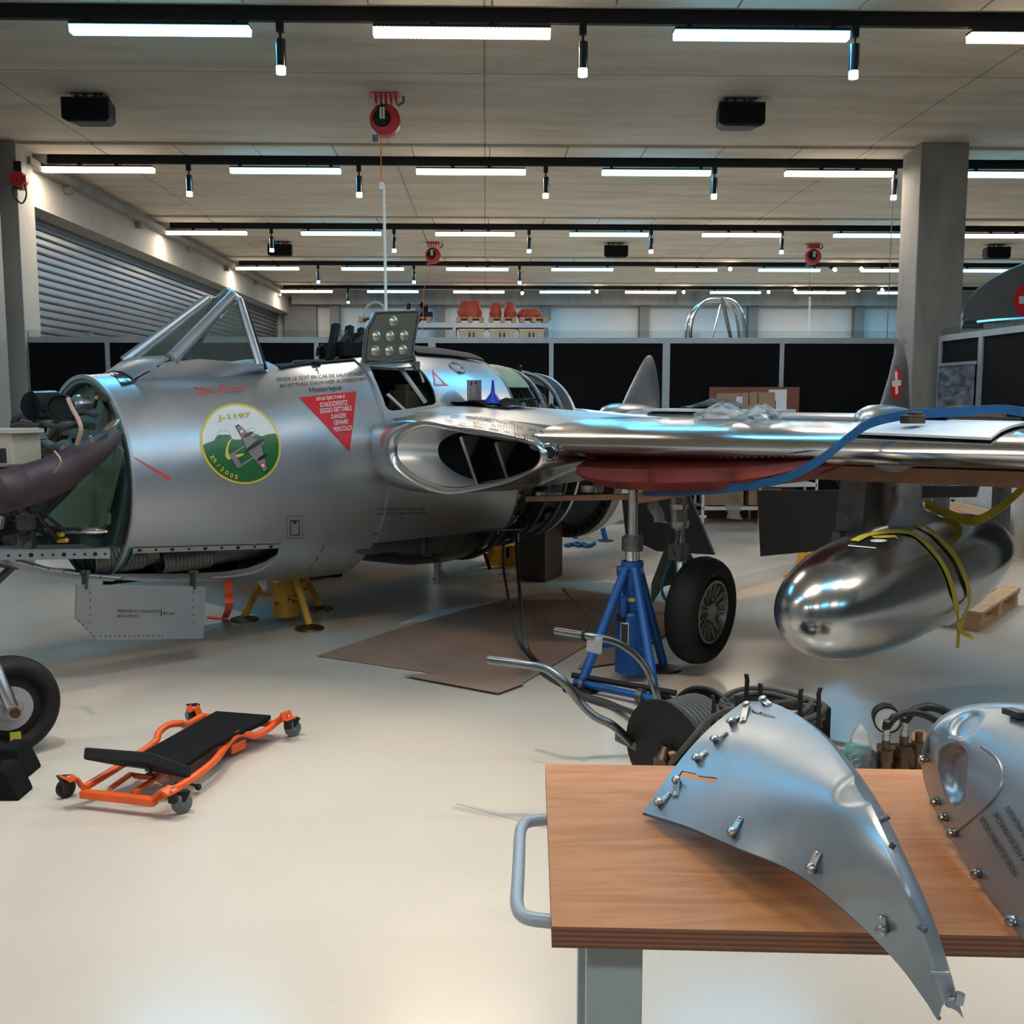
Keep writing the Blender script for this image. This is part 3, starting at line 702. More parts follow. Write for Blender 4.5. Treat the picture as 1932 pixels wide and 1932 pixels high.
hi = [Fp+V((0,0,-.02))-AFT*.03, lerp(Fp, Rp, .3)+V((0,0,.01)), lerp(Fp, Rp, .6)+V((0,0,.01)), lerp(Fp, Rp, .85)+V((0,0,.012)), Rp+AFT*.03]
for mm in (lambda p: p, mir):
    gr = [[mm(lerp(h, l, t)+PORT*(0)*t) for t in (0, .35, .7, 1)] for h, l in zip(hi, lo)]
    ws.sheet(gr, .02)
fr = [lerp(hull(.18, radians(a)), hull(.2, radians(a)), .5) for a in (-22, -11, 0, 11, 22)]
top = [lerp(Fs, Fp, t) for t in (0, .25, .5, .75, 1)]
ws.sheet([[lerp(a, b, t)+V((0,0,.004)) for a, b in zip(fr, top)] for t in (0, .35, .7, 1)], .015)
ws.tube([Fs, Fp], .018, 8)
frame = A_('windscreen_frame', ws, M['skin'])
gm = mat('windscreen_glass', (.52,.64,.60), .03, 0, .5, trans=.92, ior=1.35, noise=None)
A_('windscreen_pane', MB().sheet([[Fp, Fs], [Tp, Ts]], .012, smooth=False), gm, parent=frame)
for mm in (lambda p: p, mir):
    A_('side_pane', MB().prism([mm(p) for p in (Fp+AFT*.02, Tp, Tr, Rp)], mm(Rp)*0 + (PORT if mm(Rp) != Rp else -PORT)*.012), gm, parent=frame)
A_('rear_seal', MB().tube([Tr+AFT*.03, Rp+AFT*.045+V((0,0,-.02))], .012, 8), M['rubber'], parent=frame)
A_('gun_sight', MB().box(ac(.85, 0, 1.92), (.16,.2,.14), rz=pi/4).beam(ac(.6, 0, 1.83), ac(1.1, 0, 1.83), .5, .04), M['black'])
# dark anti-glare scoop ahead of the windscreen
m = wrap(MB(), flat_poly([(192,704), (205,694), (225,687), (250,686), (264,690), (267,697), (264,710), (255,722), (236,727), (229,727), (220,713), (207,706)]), BV, .006, M['blackgl'], 6); A_('anti_glare_panel', m, orient=False, parent=nose)
# nose bulkhead
bh = MB(); R = [hull(.05, 2*pi*k/72, .016) for k in range(72)]; bh.prism(R, AFT*.02)
BH_ = A_('bulkhead', bh, M['greenblue'])
A_('bulkhead_flange', ringshell([-.012, .012, .03], 128, .045, .0145), M['greenblue'], parent=BH_)
A_('skin_lip', MB().rings([[hull(.0, 2*pi*k/96, d)-AFT*a for k in range(97)] for d, a in ((-.004, 0), (-.004, .02), (.02, .02), (.02, 0))], False, False), M['alu'])
m = MB()
for k in range(34): m.ball(hull(.045, 2*pi*(k+.5)/34, .065), .011, n=8)
A_('rivets', m, M['dsteel'], parent=BH_)
A_('edge_seal', MB().tube([hull(-.02, radians(a), .03) for a in range(62, 132, 5)], .014, 8), M['rubber'])
# lower nose keel: tray running forward, green gusset plate, belly skin
tray = MB()
tA, tB = acB(-90,1040,.42), acB(203,1036,.42)
tray.beam(tA, tB, .05, .014).beam(tA+PORT*.025-V((0,0,.022)), tB+PORT*.025-V((0,0,.026)), .010, .05)
tray.beam(tA-PORT*.52-V((0,0,.01)), tB-PORT*.52-V((0,0,.01)), 1.02, .012)
TRAY = A_('keel_tray', tray, M['alu'])
m = MB()
for k in range(14): p = lerp(tA, tB, (k+.5)/14)+PORT*.031-V((0,0,.024)); m.cyl(p, p+PORT*.004, .007 if k % 3 else .012, n=10)
A_('tray_holes', m, M['black'], parent=TRAY)
bel = []
for i in range(13):
    s = -1.7+i*1.72/12; t = (1.7+s)/1.72; bz = lerp(.62, .535, t**.8)
    bel.append([ac(s, sin(radians(a))*lerp(.35,.60,t**.6), .69-(.69-bz)*(max(0,cos(radians(a)))**.6)) for a in range(-88, 50, 6)])
rim = catmull([acB(x, y, .33) for x, y in ((-90,1034), (-20,1042), (30,1058), (90,1073), (150,1084), (228,1091))], 4)
BEL = A_('belly_skin', MB().sheet([[p, p-PORT*.12-V((0,0,.035)), p-PORT*.33-V((0,0,.05)), p-PORT*.60-V((0,0,.02)), p-PORT*.85+V((0,0,.10))] for p in rim], -.012), M['skin'])
A_('belly_rim', MB().tube(rim, .011, 8), M['alu'], parent=BEL)
m = MB()
for p in rim[::2]: m.ball(p+PORT*.01, .006, n=6)
A_('rim_bolts', m, M['dsteel'], parent=BEL)
A_('gusset', MB().prism([acB(x, y, .12) for x, y in ((203,996), (222,850), (195,868), (130,935), (85,980), (62,1012))], -PORT*.015), M['green'])
A_('green_web', MB().prism([acS(x, y, -.02) for x, y in ((105,938), (222,842), (190,1000), (98,980))], -AFT*.012), M['green'])
A_('web_post', MB().beam(acS(228,845,-.05), acS(192,995,-.05), .06, .02, up=AFT).beam(acS(204,968,-.06), acS(203,988,-.06), .035,.022, up=AFT), M['green'])
A_('chrome_pushrod', MB().tube([acS(60,1003,-.35), acS(120,1001,-.3), acS(185,1001,-.22), acS(203,1003,-.18)], [.008,.02,.02,.006], 10), M['chrome'])
for x, y in ((110,1010), (118,1020)): A_('plug_connector', MB().cyl(acS(x-8, y, -.4), acS(x+8, y-1, -.4), .012, n=10), mat('yellow_plastic', (.65,.42,.02), .4), label='yellow plug connector')
# machinery in the open nose
m = MB().cyl(acS(60,766,-.55), acS(104,764,-.42), .078, n=28).cyl(acS(54,766,-.56), acS(62,766,-.55), .06, .078, n=28)
GEN = A_('generator', m, M['blackgl'])
m = MB().lathe(acS(113,769,-.45), -AFT*.5+PORT*.9, [(-.09,.07), (.0,.072), (.0,.062), (-.02,.055), (-.02,.001)], 28); A_('generator_end', m, M['black'], parent=GEN)
m = MB().lathe(acS(155,764,-.08), -AFT, [(-.04,.045), (.02,.045), (.02,.062), (.04,.062), (.045,.03), (.10,.03), (.10,.001)], 24)
A_('pump', m, M['steel'])
m = MB()
for P, r in (([(24,812), (27,790), (45,782), (75,780), (85,798), (110,805), (135,786), (160,778), (182,784)], .016), ([(25,805), (40,800), (60,803), (80,803)], .02), ([(95,825), (115,808), (145,800), (175,805)], .022), ([(30,795),(40,786),(60,790),(75,785)], .012)):
    m.tube(catmull([acS(x, y, -.35+.1*(x > 120)) for x, y in P], 5), r, 8)
A_('hoses', m, M['hose'])
m = MB()
for P in ([(52,842), (56,822), (68,815), (80,825), (82,845)], [(52,850), (75,852), (100,848), (125,838)], [(50,836), (62,834), (85,838), (100,846)]):
    C = catmull([acS(x, y, -.5) for x, y in P], 12); m.tube(C, [.024+.004*(i % 2) for i in range(len(C))], 12)
A_('corrugated_hose', m, M['hgrey'])
A_('cable_loom', MB().tube(catmull([acS(x, y, -.5) for x, y in ((128,752), (137,772), (148,792), (153,812), (145,838))], 5), .011, 8), mat('pale_pink_loom', (.45,.30,.24), .6))
A_('fuel_line', MB().tube(catmull([acS(x, y, .02) for x, y in ((190,748), (200,765), (206,785), (203,815))], 5), .012, 8).cyl(acS(182,745,.0), acS(198,752,-.04), .018).cyl(acS(178,768,.0), acS(182,750,-.05), .012), M['brass'])
random.seed(3); m = MB()
for k in range(40):
    x, y = random.uniform(-70, 62), random.uniform(935, 1022); s_ = random.uniform(-.8, -.3); L = random.uniform(.03, .10)
    p = acS(x, y, s_); d = V((random.uniform(-1,1), random.uniform(-1,1), random.uniform(-1,1))).normalized(); q_ = MB()
    (q_.cyl(p, p+d*L, random.uniform(.012,.028), n=10) if k % 2 else q_.box(p, (L, L*.7, L*.8), rz=random.random()))
    A_('equipment_box' if k % 2 == 0 else 'valve', q_, M['mach'] if k % 5 else M['dsteel'])
for k in range(12):
    x, y = random.uniform(20, 150), random.uniform(795, 850); p = acS(x, y, -.18); d = V((random.uniform(-1,1), random.uniform(-1,1), random.uniform(-.6,.6))).normalized(); A_('valve', MB().cyl(p, p+d*.1, random.uniform(.01,.028), n=10), M['mach'])
for k in range(7):
    a = acS(random.uniform(-40, 60), random.uniform(920, 970), -.6); b = acS(random.uniform(60, 130), random.uniform(995, 1022), -.4); A_('pipe', MB().tube(catmull([a, lerp(a, b, .5)+V((0,0,random.uniform(-.06,.06))), b], 5), .010, 8), M['mach'])

bx = MB().beam(ac(-1.6, .05, .98), ac(-.12, .05, .98), .10, .5).beam(ac(-1.5, -.30, .95), ac(-.1, -.30, .95), .05, .55); A_('nose_box_structure', bx, M['mach'])
# plum coloured padded cover across the nose
P = [(-60,938,.11,-.95), (0,928,.108,-.85), (50,915,.105,-.72), (100,897,.10,-.60), (150,868,.088,-.45), (190,842,.068,-.30), (215,822,.045,-.18)]
C = catmull([acS(x, y, s) for x, y, r, s in P], 5); rr = [P[min(i//5, len(P)-1)][2]*(1-(i % 5)/5)+P[min(i//5+1, len(P)-1)][2]*((i % 5)/5) for i in range(len(C))]
PC_ = A_('padded_cover', MB().tube(C, rr, 20), M['purple'])
for x, y, s in ((117,845,-.62), (170,826,-.47), (173,833,-.47), (2,868,-.9)): A_('eyelet', MB().lathe(acS(x, y, s), PORT*.8-AFT*.5, [(0,.011), (.006,.009), (.006,.004), (0,.003)], 12), M['chrome'], parent=PC_)
A_('cover_stitching', MB().tube(catmull([acS(x, y, s) for x, y, s in ((103,851,-.74), (114,866,-.76), (113,878,-.76), (102,892,-.74))], 4), .004, 6), M['box'], parent=PC_)
A_('chrome_bracket', MB().tube([acS(196,815,-.30), acS(212,803,-.24), acS(222,792,-.2)], [.018,.024,.012], 10).cyl(acS(188,860,-.3), acS(203,852,-.25), .022), M['chrome'])
eb = MB().beam(acS(-70,840,-.75), acS(50,842,-.65), .16, .185); EB_ = A_('electric_box', eb, M['cream'], bevel=.006)
A_('box_lid', MB().beam(acS(-70,812,-.755), acS(52,813,-.655), .18, .02), M['cream'], parent=EB_)
A_('box_window', MB().beam(acS(-6,860,-.9), acS(8,860,-.9), .02, .07), M['black'], parent=EB_)
# gun bay contents
for xa, xb, y, bb in ((170,262,1060,.24), (300,520,1059,.25)):
    m = MB(); a, b = toac(acB(xa, y, bb)), toac(acB(xb, y-4, bb)); z = a.z
    n = 26; L = .32 if xa == 170 else .34
    C = [ac(a.x+L*i/n, bb, z) for i in range(n+1)]
    m.tube([ac(a.x-.0, bb, z), ac(a.x+.02, bb, z)], .082, 24, cap=False)
    m.tube(C, [.076+.009*(i % 2) for i in range(n+1)], 24, cap=False)
    m.tube([ac(a.x+L, bb, z), ac(a.x+L+.05, bb, z), ac(b.x+.1, bb, z+.01)], [.07, .062, .062], 20)
    A_('blast_tube', m, mat('worn_duct_metal', (.23,.21,.19), .42, .6, noise=(12,.2)))
A_('bay_roof', MB().beam(ac(.06, .0, .725), ac(1.0, .0, .725), .7, .02).beam(ac(.06, .0, .60), ac(1.0, .0, .58), .02, .24), M['mach'])
A_('bay_edge', wrap(MB(), flat_poly([(250,1033), (530,1026), (531,1033), (250,1043)]), BV, .006, None, 12).tube(catmull([hit(BV, x, y)[0] for x, y in ((528,1033), (525,1046), (512,1062), (488,1076), (450,1085), (400,1089))], 4), .010, 8), M['alu'], parent=nose)
m = MB()
for k in range(9):
    p = hit(BV, 262+k*31, 1037.5-k*.9)[0]; m.cyl(p, p+PORT*.012, .008 if k % 2 else .012, n=10)
A_('bay_screws', m, M['black'], parent=nose)
# the ammunition door hanging under the bay
dpx = [(145,1103), (389,1107), (384,1205), (184,1208), (143,1166)]
dd = A_('hanging_door', MB().prism([acB(x, y, .46) for x, y in dpx], -PORT*.018), mat('door_grey', (.33,.335,.35), .42, .45, noise=(4,.06)), bevel=.002)
for x in (161, 365): A_('door_hinge', MB().beam(acB(x, 1078, .42), acB(x-1, 1112, .45), .012, .06, up=PORT).cyl(acB(x-8, 1080, .42), acB(x+8, 1080, .42), .014), M['dgreen'], parent=dd)
m = MB()
for k in range(5):
    for x in (170, 365): m.ball(acB(x, 1118+k*14, .462), .005, n=6)
for k in range(14): m.ball(acB(190+k*9, 1200, .462), .005, n=6)
for k in range(5): m.ball(acB(150+k*7, 1172+k*7, .462), .005, n=6)
A_('door_rivets', m, M['dsteel'], parent=dd)
dbv = bvh_of(dd); m = MB()
for t, cx, cy, w in (('PRESSION ACCUMULATEUR', 262, 1153, 80), ('AKKU-DRUCK', 242, 1162, 42), ('80 atü', 318, 1157, 21)): wrap(m, flat_text(t, cx, cy, w, 5.5, .01), dbv, .0022, M['ink'], 20)
wrap(m, flat_poly([(303,1149), (305,1149), (305,1163), (303,1163)]), dbv, .002, M['ink'], 20)
A_('door_lettering', m, orient=False, parent=dd)
A_('nose_drain_strut', MB().cyl(acB(30,1063,.1), acB(-30,1120,.1), .022).cyl(acB(0,1060,.1), acB(34,1066,.1), .03), M['dsteel'])
# ---------------------------------------------------------------- markings on the skin
def T(m, txt, cx, cy, w, h, ang, off=.002, mt=None, sh=0, bold=0): wrap(m, flat_text(txt, cx, cy, w, h, ang, sh, bold), BV, off, mt or M['ink'], 14)
m = MB()
T(m, 'BRISER LE TOIT EN CAS DE SAUVETAGE', 603, 710.5, 162, 6.5, -.07)
T(m, 'BEI RETTUNG DACH HIER AUFBRECHEN', 609, 721.5, 162, 6.5, -.085)
wrap(m, flat_poly([(597,695), (599,695), (602,705), (600,705)]), BV, .002, M['ink'], 20); wrap(m, flat_poly([(593,699), (598,694), (600,700)]), BV, .002, M['ink'], 20)
A_('rescue_lettering', m, orient=False, parent=nose)
m = MB(); T(m, 'Historique', 614, 734.5, 61, 12, -.09, bold=.012); A_('historique_lettering', m, orient=False, parent=nose)
m = MB(); T(m, 'Cpt.', 389, 738, 34, 18, -.11, .002, M['rink'], .3); T(m, 'Ricco', 436, 732.5, 46, 16, -.10, .002, M['rink'], .3)
wrap(m, flat_poly([(364,731), (366,729.5), (384,736), (392,734), (391,736), (383,738)]), BV, .002, M['rink'], 20); A_('pilot_lettering', m, orient=False, parent=nose)
m = MB(); T(m, 'COUVERT ETRE OUVERT, A VIDER POSTE DE PRISE', 757, 960.5, 92, 4.5, -.01); T(m, 'GEFÜLLT FÜR MARSCHGEWICHT MIT PHOTOKLAPPE', 757, 968, 92, 4.5, -.02)
wrap(m, flat_poly([(756,975), (760,975), (758,980)]), BV, .002, M['ink'], 20); A_('service_lettering', m, orient=False, parent=mid)
m = MB()   # ejection seat warning
wrap(m, flat_poly([(565,750), (672,738.5), (666,800), (659,852)]), BV, .0025, M['rdecal'], 9)
for t, cx, cy, w in (('SIÈGE ÉJECTABLE', 623, 751, 55), ('SCHLEUDERSITZ', 629, 762, 52), ('SEGGIO EIETTABILE', 633, 773, 60), ('DANGER!', 638.5, 785, 28), ('GEFAHR!', 642.5, 796.5, 27), ('PERICOLO!', 646, 808.5, 34)): T(m, t, cx, cy, w, 9, -.10, .0045, M['wdecal'], 0, .01)
A_('warning_triangle', m, orient=False, parent=nose)
m = MB()   # unit emblem
cx, cy = 453.5, 837.5
def ell(rx, ry, rot, a0=0, a1=2*pi, n=48): return [(cx+rx*cos(t)*cos(rot)-ry*sin(t)*sin(rot), cy+rx*cos(t)*sin(rot)+ry*sin(t)*cos(rot)) for t in [a0+(a1-a0)*k/n for k in range(n)]]
rot = .75
wrap(m, flat_poly(ell(80, 72, rot)), BV, .0025, M['ydecal'], 9)
E1 = ell(75.5, 67.5, rot, n=96); wrap(m, flat_poly(E1), BV, .0045, M['wdecal'], 9)
def q(zx, zy): return (340+zx/5.084, 700+zy/5.084)
ridge = [q(x, y) for x, y in ((225,705), (262,690), (318,670), (335,645), (350,625), (380,612), (400,618), (430,612), (478,622), (495,655), (530,660), (600,655), (640,650), (700,620), (740,615), (780,628), (830,610), (905,600))]
low = [p for p in E1]
# green part = portion of the ellipse under the ridge line
def inside_y(x): 
    for a, b in zip(ridge, ridge[1:]):
        if a[0] <= x <= b[0]: return a[1]+(b[1]-a[1])*(x-a[0])/(b[0]-a[0]+1e-9)
    return ridge[0][1] if x < ridge[0][0] else ridge[-1][1]
lowpts = sorted([(atan2(p[1]-cy, p[0]-cx), p) for p in E1 if p[1] > inside_y(p[0])])
pts = [p for a, p in lowpts]
k0 = max(range(len(pts)), key=lambda i: pts[i][0]*1.0 - pts[i][1]*1.0)
pts.sort(key=lambda p: (atan2(p[1]-cy-10, p[0]-cx)+pi/3) % (2*pi))
gpoly = [r for r in ridge] + [p for p in pts]
wrap(m, flat_poly(gpoly), BV, .0060, M['gdecal'], 9)
for pk in ([(345,620), (372,580), (400,572), (455,582), (478,620), (430,612), (400,618), (380,612)], [(640,570), (668,550), (700,548), (720,575), (740,612), (690,600)]):
    P = [q(*p) for p in pk]; c_ = (sum(p[0] for p in P)/len(P), sum(p[1] for p in P)/len(P))
    wrap(m, flat_poly([(c_[0]+(p[0]-c_[0])*1.06, c_[1]+(p[1]-c_[1])*1.10) for p in P]), BV, .0068, M['kdecal'], 12); wrap(m, flat_poly(P), BV, .0075, M['wdecal'], 12)
wrap(m, flat_poly([q(*p) for p in ((492,650), (460,720), (455,780), (475,815), (540,800), (612,792), (590,815), (500,842), (450,850), (428,815), (432,750), (452,690), (480,655))]), BV, .0070, M['ydecal'], 9)
def ol(pts, k=4):     # black outline then mauve fill
    P = [q(*p) for p in pts]; c_ = (sum(p[0] for p in P)/len(P), sum(p[1] for p in P)/len(P))
    wrap(m, flat_poly([(c_[0]+(p[0]-c_[0])*1.0+(.9 if p[0] > c_[0] else -.9), c_[1]+(p[1]-c_[1])+(.9 if p[1] > c_[1] else -.9)) for p in P]) if False else flat_poly([(c_[0]+(p[0]-c_[0])*1.05, c_[1]+(p[1]-c_[1])*1.05) for p in P]), BV, .0085, M['kdecal'], 12)
    wrap(m, flat_poly(P), BV, .0095, M['mdecal'], 12)
for w in ([(530,542), (562,525), (640,598), (690,640), (742,665), (775,740), (790,790), (828,940), (800,968), (722,870), (660,800), (620,720), (590,650)],
          [(466,803), (505,782), (575,890), (540,932)], [(470,800), (630,700), (640,712), (490,812)], [(545,915), (700,815), (712,828), (560,930)]): ol(w)
for w in ([(612,785), (650,730), (720,672), (790,655), (812,662), (790,700), (730,748), (660,780)], [(588,650), (610,612), (660,590), (700,585), (680,615), (630,640)], [(722,868), (745,832), (790,802), (834,795), (815,825), (760,858)]):
    wrap(m, flat_poly([q(*p) for p in w]), BV, .0105, M['kdecal'], 12)
wrap(m, flat_poly([q(*p) for p in ((625,783), (700,740), (760,705), (800,668), (795,695), (735,742), (665,775))]), BV, .0115, M['mdecal'], 12)
for ux, uy in ((582,583), (785,906)):
    X, Y = q(ux, uy); wrap(m, flat_poly([(X+5*cos(t), Y+5*sin(t)) for t in [2*pi*k/20 for k in range(20)]]), BV, .0115, M['rdecal'], 12)
    for a in (.5, .5+pi/2): wrap(m, flat_poly([(X+u*3.6*cos(a)-v*1.3*sin(a), Y+u*3.6*sin(a)+v*1.3*cos(a)) for u, v in ((-1,-1), (1,-1), (1,1), (-1,1))]), BV, .0125, M['wdecal'], 12)
T(m, 'J-1197', *q(517,444), 63, 12, -.10, .0060, M['kdecal'], -.15, .035); T(m, 'J-1197', *q(517,444), 62, 11.4, -.10, .0070, M['ydecal'], -.15, .02)
word = 'ER/2005'
for k, ch in enumerate(word):
    ux, uy, an = [(303,832,1.25), (328,866,1.05), (362,905,.95), (398,942,.78), (440,975,.62), (486,1000,.42), (532,1014,.25)][k]
    X, Y = q(ux, uy); wd = 6.5 if ch != '/' else 4
    T(m, ch, X, Y, wd+.8, 9.0, an-.12, .0075, M['kdecal'], 0, .04); T(m, ch, X, Y, wd, 8.2, an-.12, .0088, M['ydecal'], 0, .02)
A_('unit_emblem', m, orient=False, label='round yellow rimmed emblem with aircraft over green hills', parent=nose)
m = MB(); wrap(m, flat_poly([(250,863), (252,862), (318,898), (313,904), (305,898), (270,875)]), BV, .002, M['rink'], 9); wrap(m, flat_poly([(305,899), (315,899), (318,893), (319,900), (327,903), (314,905)]), BV, .002, M['rink'], 9); A_('red_arrow_mark', m, orient=False, parent=nose)
m = MB()
fr_ = lambda x0, y0, x1, y1, w: [[(x0,y0), (x1,y0), (x1,y0+w), (x0,y0+w)], [(x0,y1-w), (x1,y1-w), (x1,y1), (x0,y1)], [(x0,y0), (x0+w,y0), (x0+w,y1), (x0,y1)], [(x1-w,y0), (x1,y0), (x1,y1), (x1-w,y1)]]
for P in fr_(547, 981, 565, 1010, 1.5): wrap(m, flat_poly(P), BV, .003, M['ink'], 12)
for P in fr_(541, 974, 571, 1016, .6): wrap(m, flat_poly(P), BV, .002, M['ink'], 12)
wrap(m, flat_poly([(552,982), (560,982), (559,987), (556,989), (553,987)]), BV, .003, M['ink'], 12)
for a, b in (((612,1028), (604,1042)), ((600,1048), (594,1060)), ((590,1064), (580,1076))): wrap(m, flat_poly([a, (a[0]+1.2, a[1]+.6), (b[0]+1.2, b[1]+.6), b]), BV, .002, M['ink'], 20)
A_('access_panel_marks', m, orient=False, parent=nose)
m = MB()
for P in ([(815,698), (818,698), (822,728), (819,728)], [(815,699), (843,726), (840,728), (816,703)], [(820,725), (845,725), (845,728), (820,728)]): wrap(m, flat_poly(P), BV, .002, M['rink'], 12)
wrap(m, flat_poly([(822,712), (824,711), (834,722), (823,723)]), BV, .002, M['wdecal'], 12)
A_('small_red_triangle', m, orient=False, parent=mid)
# ---------------------------------------------------------------- centre section, intake, wings
def zt(b): return lerp(1.54, 1.455, max(0, min(1, (b-.9)/1.3)))
def zb(b): return lerp(.99, 1.06, max(0, min(1, (b-.6)/1.2))) if b < 1.8 else lerp(1.06, 1.25, min(1, (b-1.8)/.5))
open_px = [(737,848), (742,831), (761,816), (795,806), (844,814), (894,824), (944,831), (987,840), (1008,851), (1013,865), (1000,881), (957,898), (901,912), (844,920), (795,908), (761,888), (742,868)]
op = []
for x, y in open_px:
    p = toac(acS(x, y, 1.55))
    for _ in range(4): p = toac(acS(x, y, 1.52+.09*(p.y-.75)))
    op.append(p)
L0 = catmull(op, 5, True); n0 = len(L0)
bmn, bmx = min(p.y for p in L0), max(p.y for p in L0); bc = (bmn+bmx)/2; zc_ = sum(p.z for p in L0)/n0
hb_, hz_ = (bmx-bmn)/2, .19
def outer(p):
    u = max(-1, min(1, (p.y-bc)/hb_)); ang = atan2(p.z-(1.24+.02*u), (p.y-bc)*.45)
    ca, sa = cos(ang), sin(ang); e = .62; bo = (.42+2.28)/2
    b = bo + (abs(ca)**e)*(1 if ca > 0 else -1)*.93; k = abs(sa)**e
    return V((2.02, b, lerp(1.27, zt(b), k) if sa > 0 else lerp(1.27, zb(b), k)))
O = [outer(p) for p in L0]
def toW(p): return ac(p.x, p.y, p.z)
ctr = V((0, bc, 1.24))
def off(p, d):
    g_ = V((0, (p.y-bc)/hb_**2, (p.z-1.245)/hz_**2)); g_.normalize(); return V((p.x, p.y+g_.y*d, p.z+g_.z*d))
inn = lambda k, s: [toW(V((s+.05*(p.y-.6), bc+.25*(1-k)+(p.y-bc)*k, 1.25+(p.z-1.25)*k))) for p in L0]
rg = [inn(.55, 2.7), inn(.60, 2.3), inn(.70, 2.0), inn(.82, 1.80), inn(.90, 1.70)]
for t in (0, .25, .5, .75, 1.0):      # inner half of the lip
    a = t*pi/2; rg.append([toW(V((p.x+.055*(1-sin(a)), *off(p, .040*(1-cos(a)))[1:]))) for p in L0])
CR_ = [V((p.x, *off(p, .040)[1:])) for p in L0]
for i in range(1, 11):
    t = i/10*pi/2; k, h = sin(t), 1-cos(t)
    rg.append([toW(V((lerp(p.x, o.x, h), lerp(p.y, o.y, k), lerp(p.z, o.z, k)))) for p, o in zip(CR_, O)])
m = MB(); m.rings(rg[5:], True, False)
LIP = A_('intake_lip', m, mat('satin_lip_metal', (.58,.585,.59), .25, 1.0, noise=(3,.08)))
m = MB(); m.rings(rg[3:6], True, False); A_('intake_throat', m, mat('satin_throat', (.68,.68,.68), .40, .75, noise=(3,.08)), parent=LIP)
DUCT = mat('duct_shade_black', (.006,.006,.006), .9, 0, .1)  # near-black colour paints in the shade deep inside the intake
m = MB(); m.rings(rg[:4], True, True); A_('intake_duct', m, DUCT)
for xt, yt, xb, yb in ((871,825,902,911), (937,836,959,899)):
    a, b = acS(xt, yt-2, 1.66), acS(xb, yb+2, 1.66); g = []
    for i in range(6):
        w = i/5; p = lerp(a, b, w); g.append([p + AFT*u - PORT*(.10*u) for u in (0, .06, .15, .3)])
    A_('guide_vane', MB().sheet(g, .022), M['polish'], parent=LIP)
# centre section skin
m = MB(); R = []
for b in (.45, .8, 1.2, 1.6, 1.9, 2.1, 2.22):
    t_, z_ = zt(b), zb(b); c = [(2.02, t_), (2.3, t_+.035), (2.7, t_+.045), (3.2, t_+.02), (3.8, t_-.05), (4.35, 1.43), (4.35, 1.40), (3.6, lerp(z_, 1.38, .55)), (2.9, lerp(z_, 1.38, .15)), (2.4, z_-.0), (2.02, z_)]
    R.append([ac(s, b, z) for s, z in c])
m.rings(R, True, True); A_('wing_root_skin', m, M['skin'])
def foil(b, le, ch, zm, th, n=22, sgn=1, s_cut=None):
    up, lo = [], []
    for i in range(n+1):
        x = .5*(1-cos(pi*i/n)); y = 5*th/ch*ch*(.2969*sqrt(x)-.126*x-.3516*x*x+.2843*x**3-.1015*x**4)
        cam = .007*ch*sin(pi*x)
        up.append(ac(le+x*ch, b, zm+cam+y)); lo.append(ac(le+x*ch, b, zm+cam-y))
    return up[::-1] + lo[1:-1]
def wing(side):
    R = []
    for b in (2.08, 2.15, 2.5, 3.0, 3.6, 4.2, 4.8, 5.4, 6.0, 6.35, 6.5):
        k = (b-2.15)/4.35; th = lerp(.25, .14, max(0,k)); le = 1.70+.07*(b-2.15); ch = lerp(2.65, 1.25, max(0,k))
        if b > 6.2: th *= .7 if b < 6.4 else .25; le += .12 if b < 6.4 else .35; ch *= .85 if b < 6.4 else .6
        R.append(foil(b*side, le, ch, lerp(1.375, 1.42, max(0,k)), th/1.0))
    return MB().rings(R, True, True)
wp = A_('port_wing', wing(1), M['polish']); A_('starboard_wing', wing(-1), M['skin'])
m = MB(); R = []
for b in (-2.2, -1.6, -.9, -.45): R.append([ac(s, b, z) for s, z in ((1.75, 1.32), (1.9, 1.42), (2.4, 1.47), (3.4, 1.45), (4.35, 1.40), (3.2, 1.26), (2.1, 1.2))])
A_('starboard_root_skin', m.rings(R, True, True), M['skin'])
A_('wing_tank_rivets', (lambda mm: [mm.ball(acB(1100+k*13, 868-.25*k, 2.2+.055*k)+V((0,0,0)), .004, n=6) for k in range(33)] and mm)(MB()), M['dsteel'], parent=wp)
ph_ = BV.ray_cast(CAM, ray(1040, 854).normalized())
lb_ = bvh_of([o for o in AC.children if o.name.startswith('intake_lip')][0]); h_ = hit(lb_, 1040, 854)[0]; pc = (h_ if h_ is not None else acS(1040, 854, 1.68))+AFT*.02; A_('camera_port', MB().lathe(pc-AFT*.045, AFT*.8-PORT*.5, [(.03,.056), (0,.048), (-.006,.040), (0,.033), (.04,.032)], 28), M['polish'], parent=LIP)
A_('camera_port_bore', MB().cyl(pc-AFT*.045+(AFT*.8-PORT*.5).normalized()*.004, pc, .033, n=24), M['black'], parent=LIP)
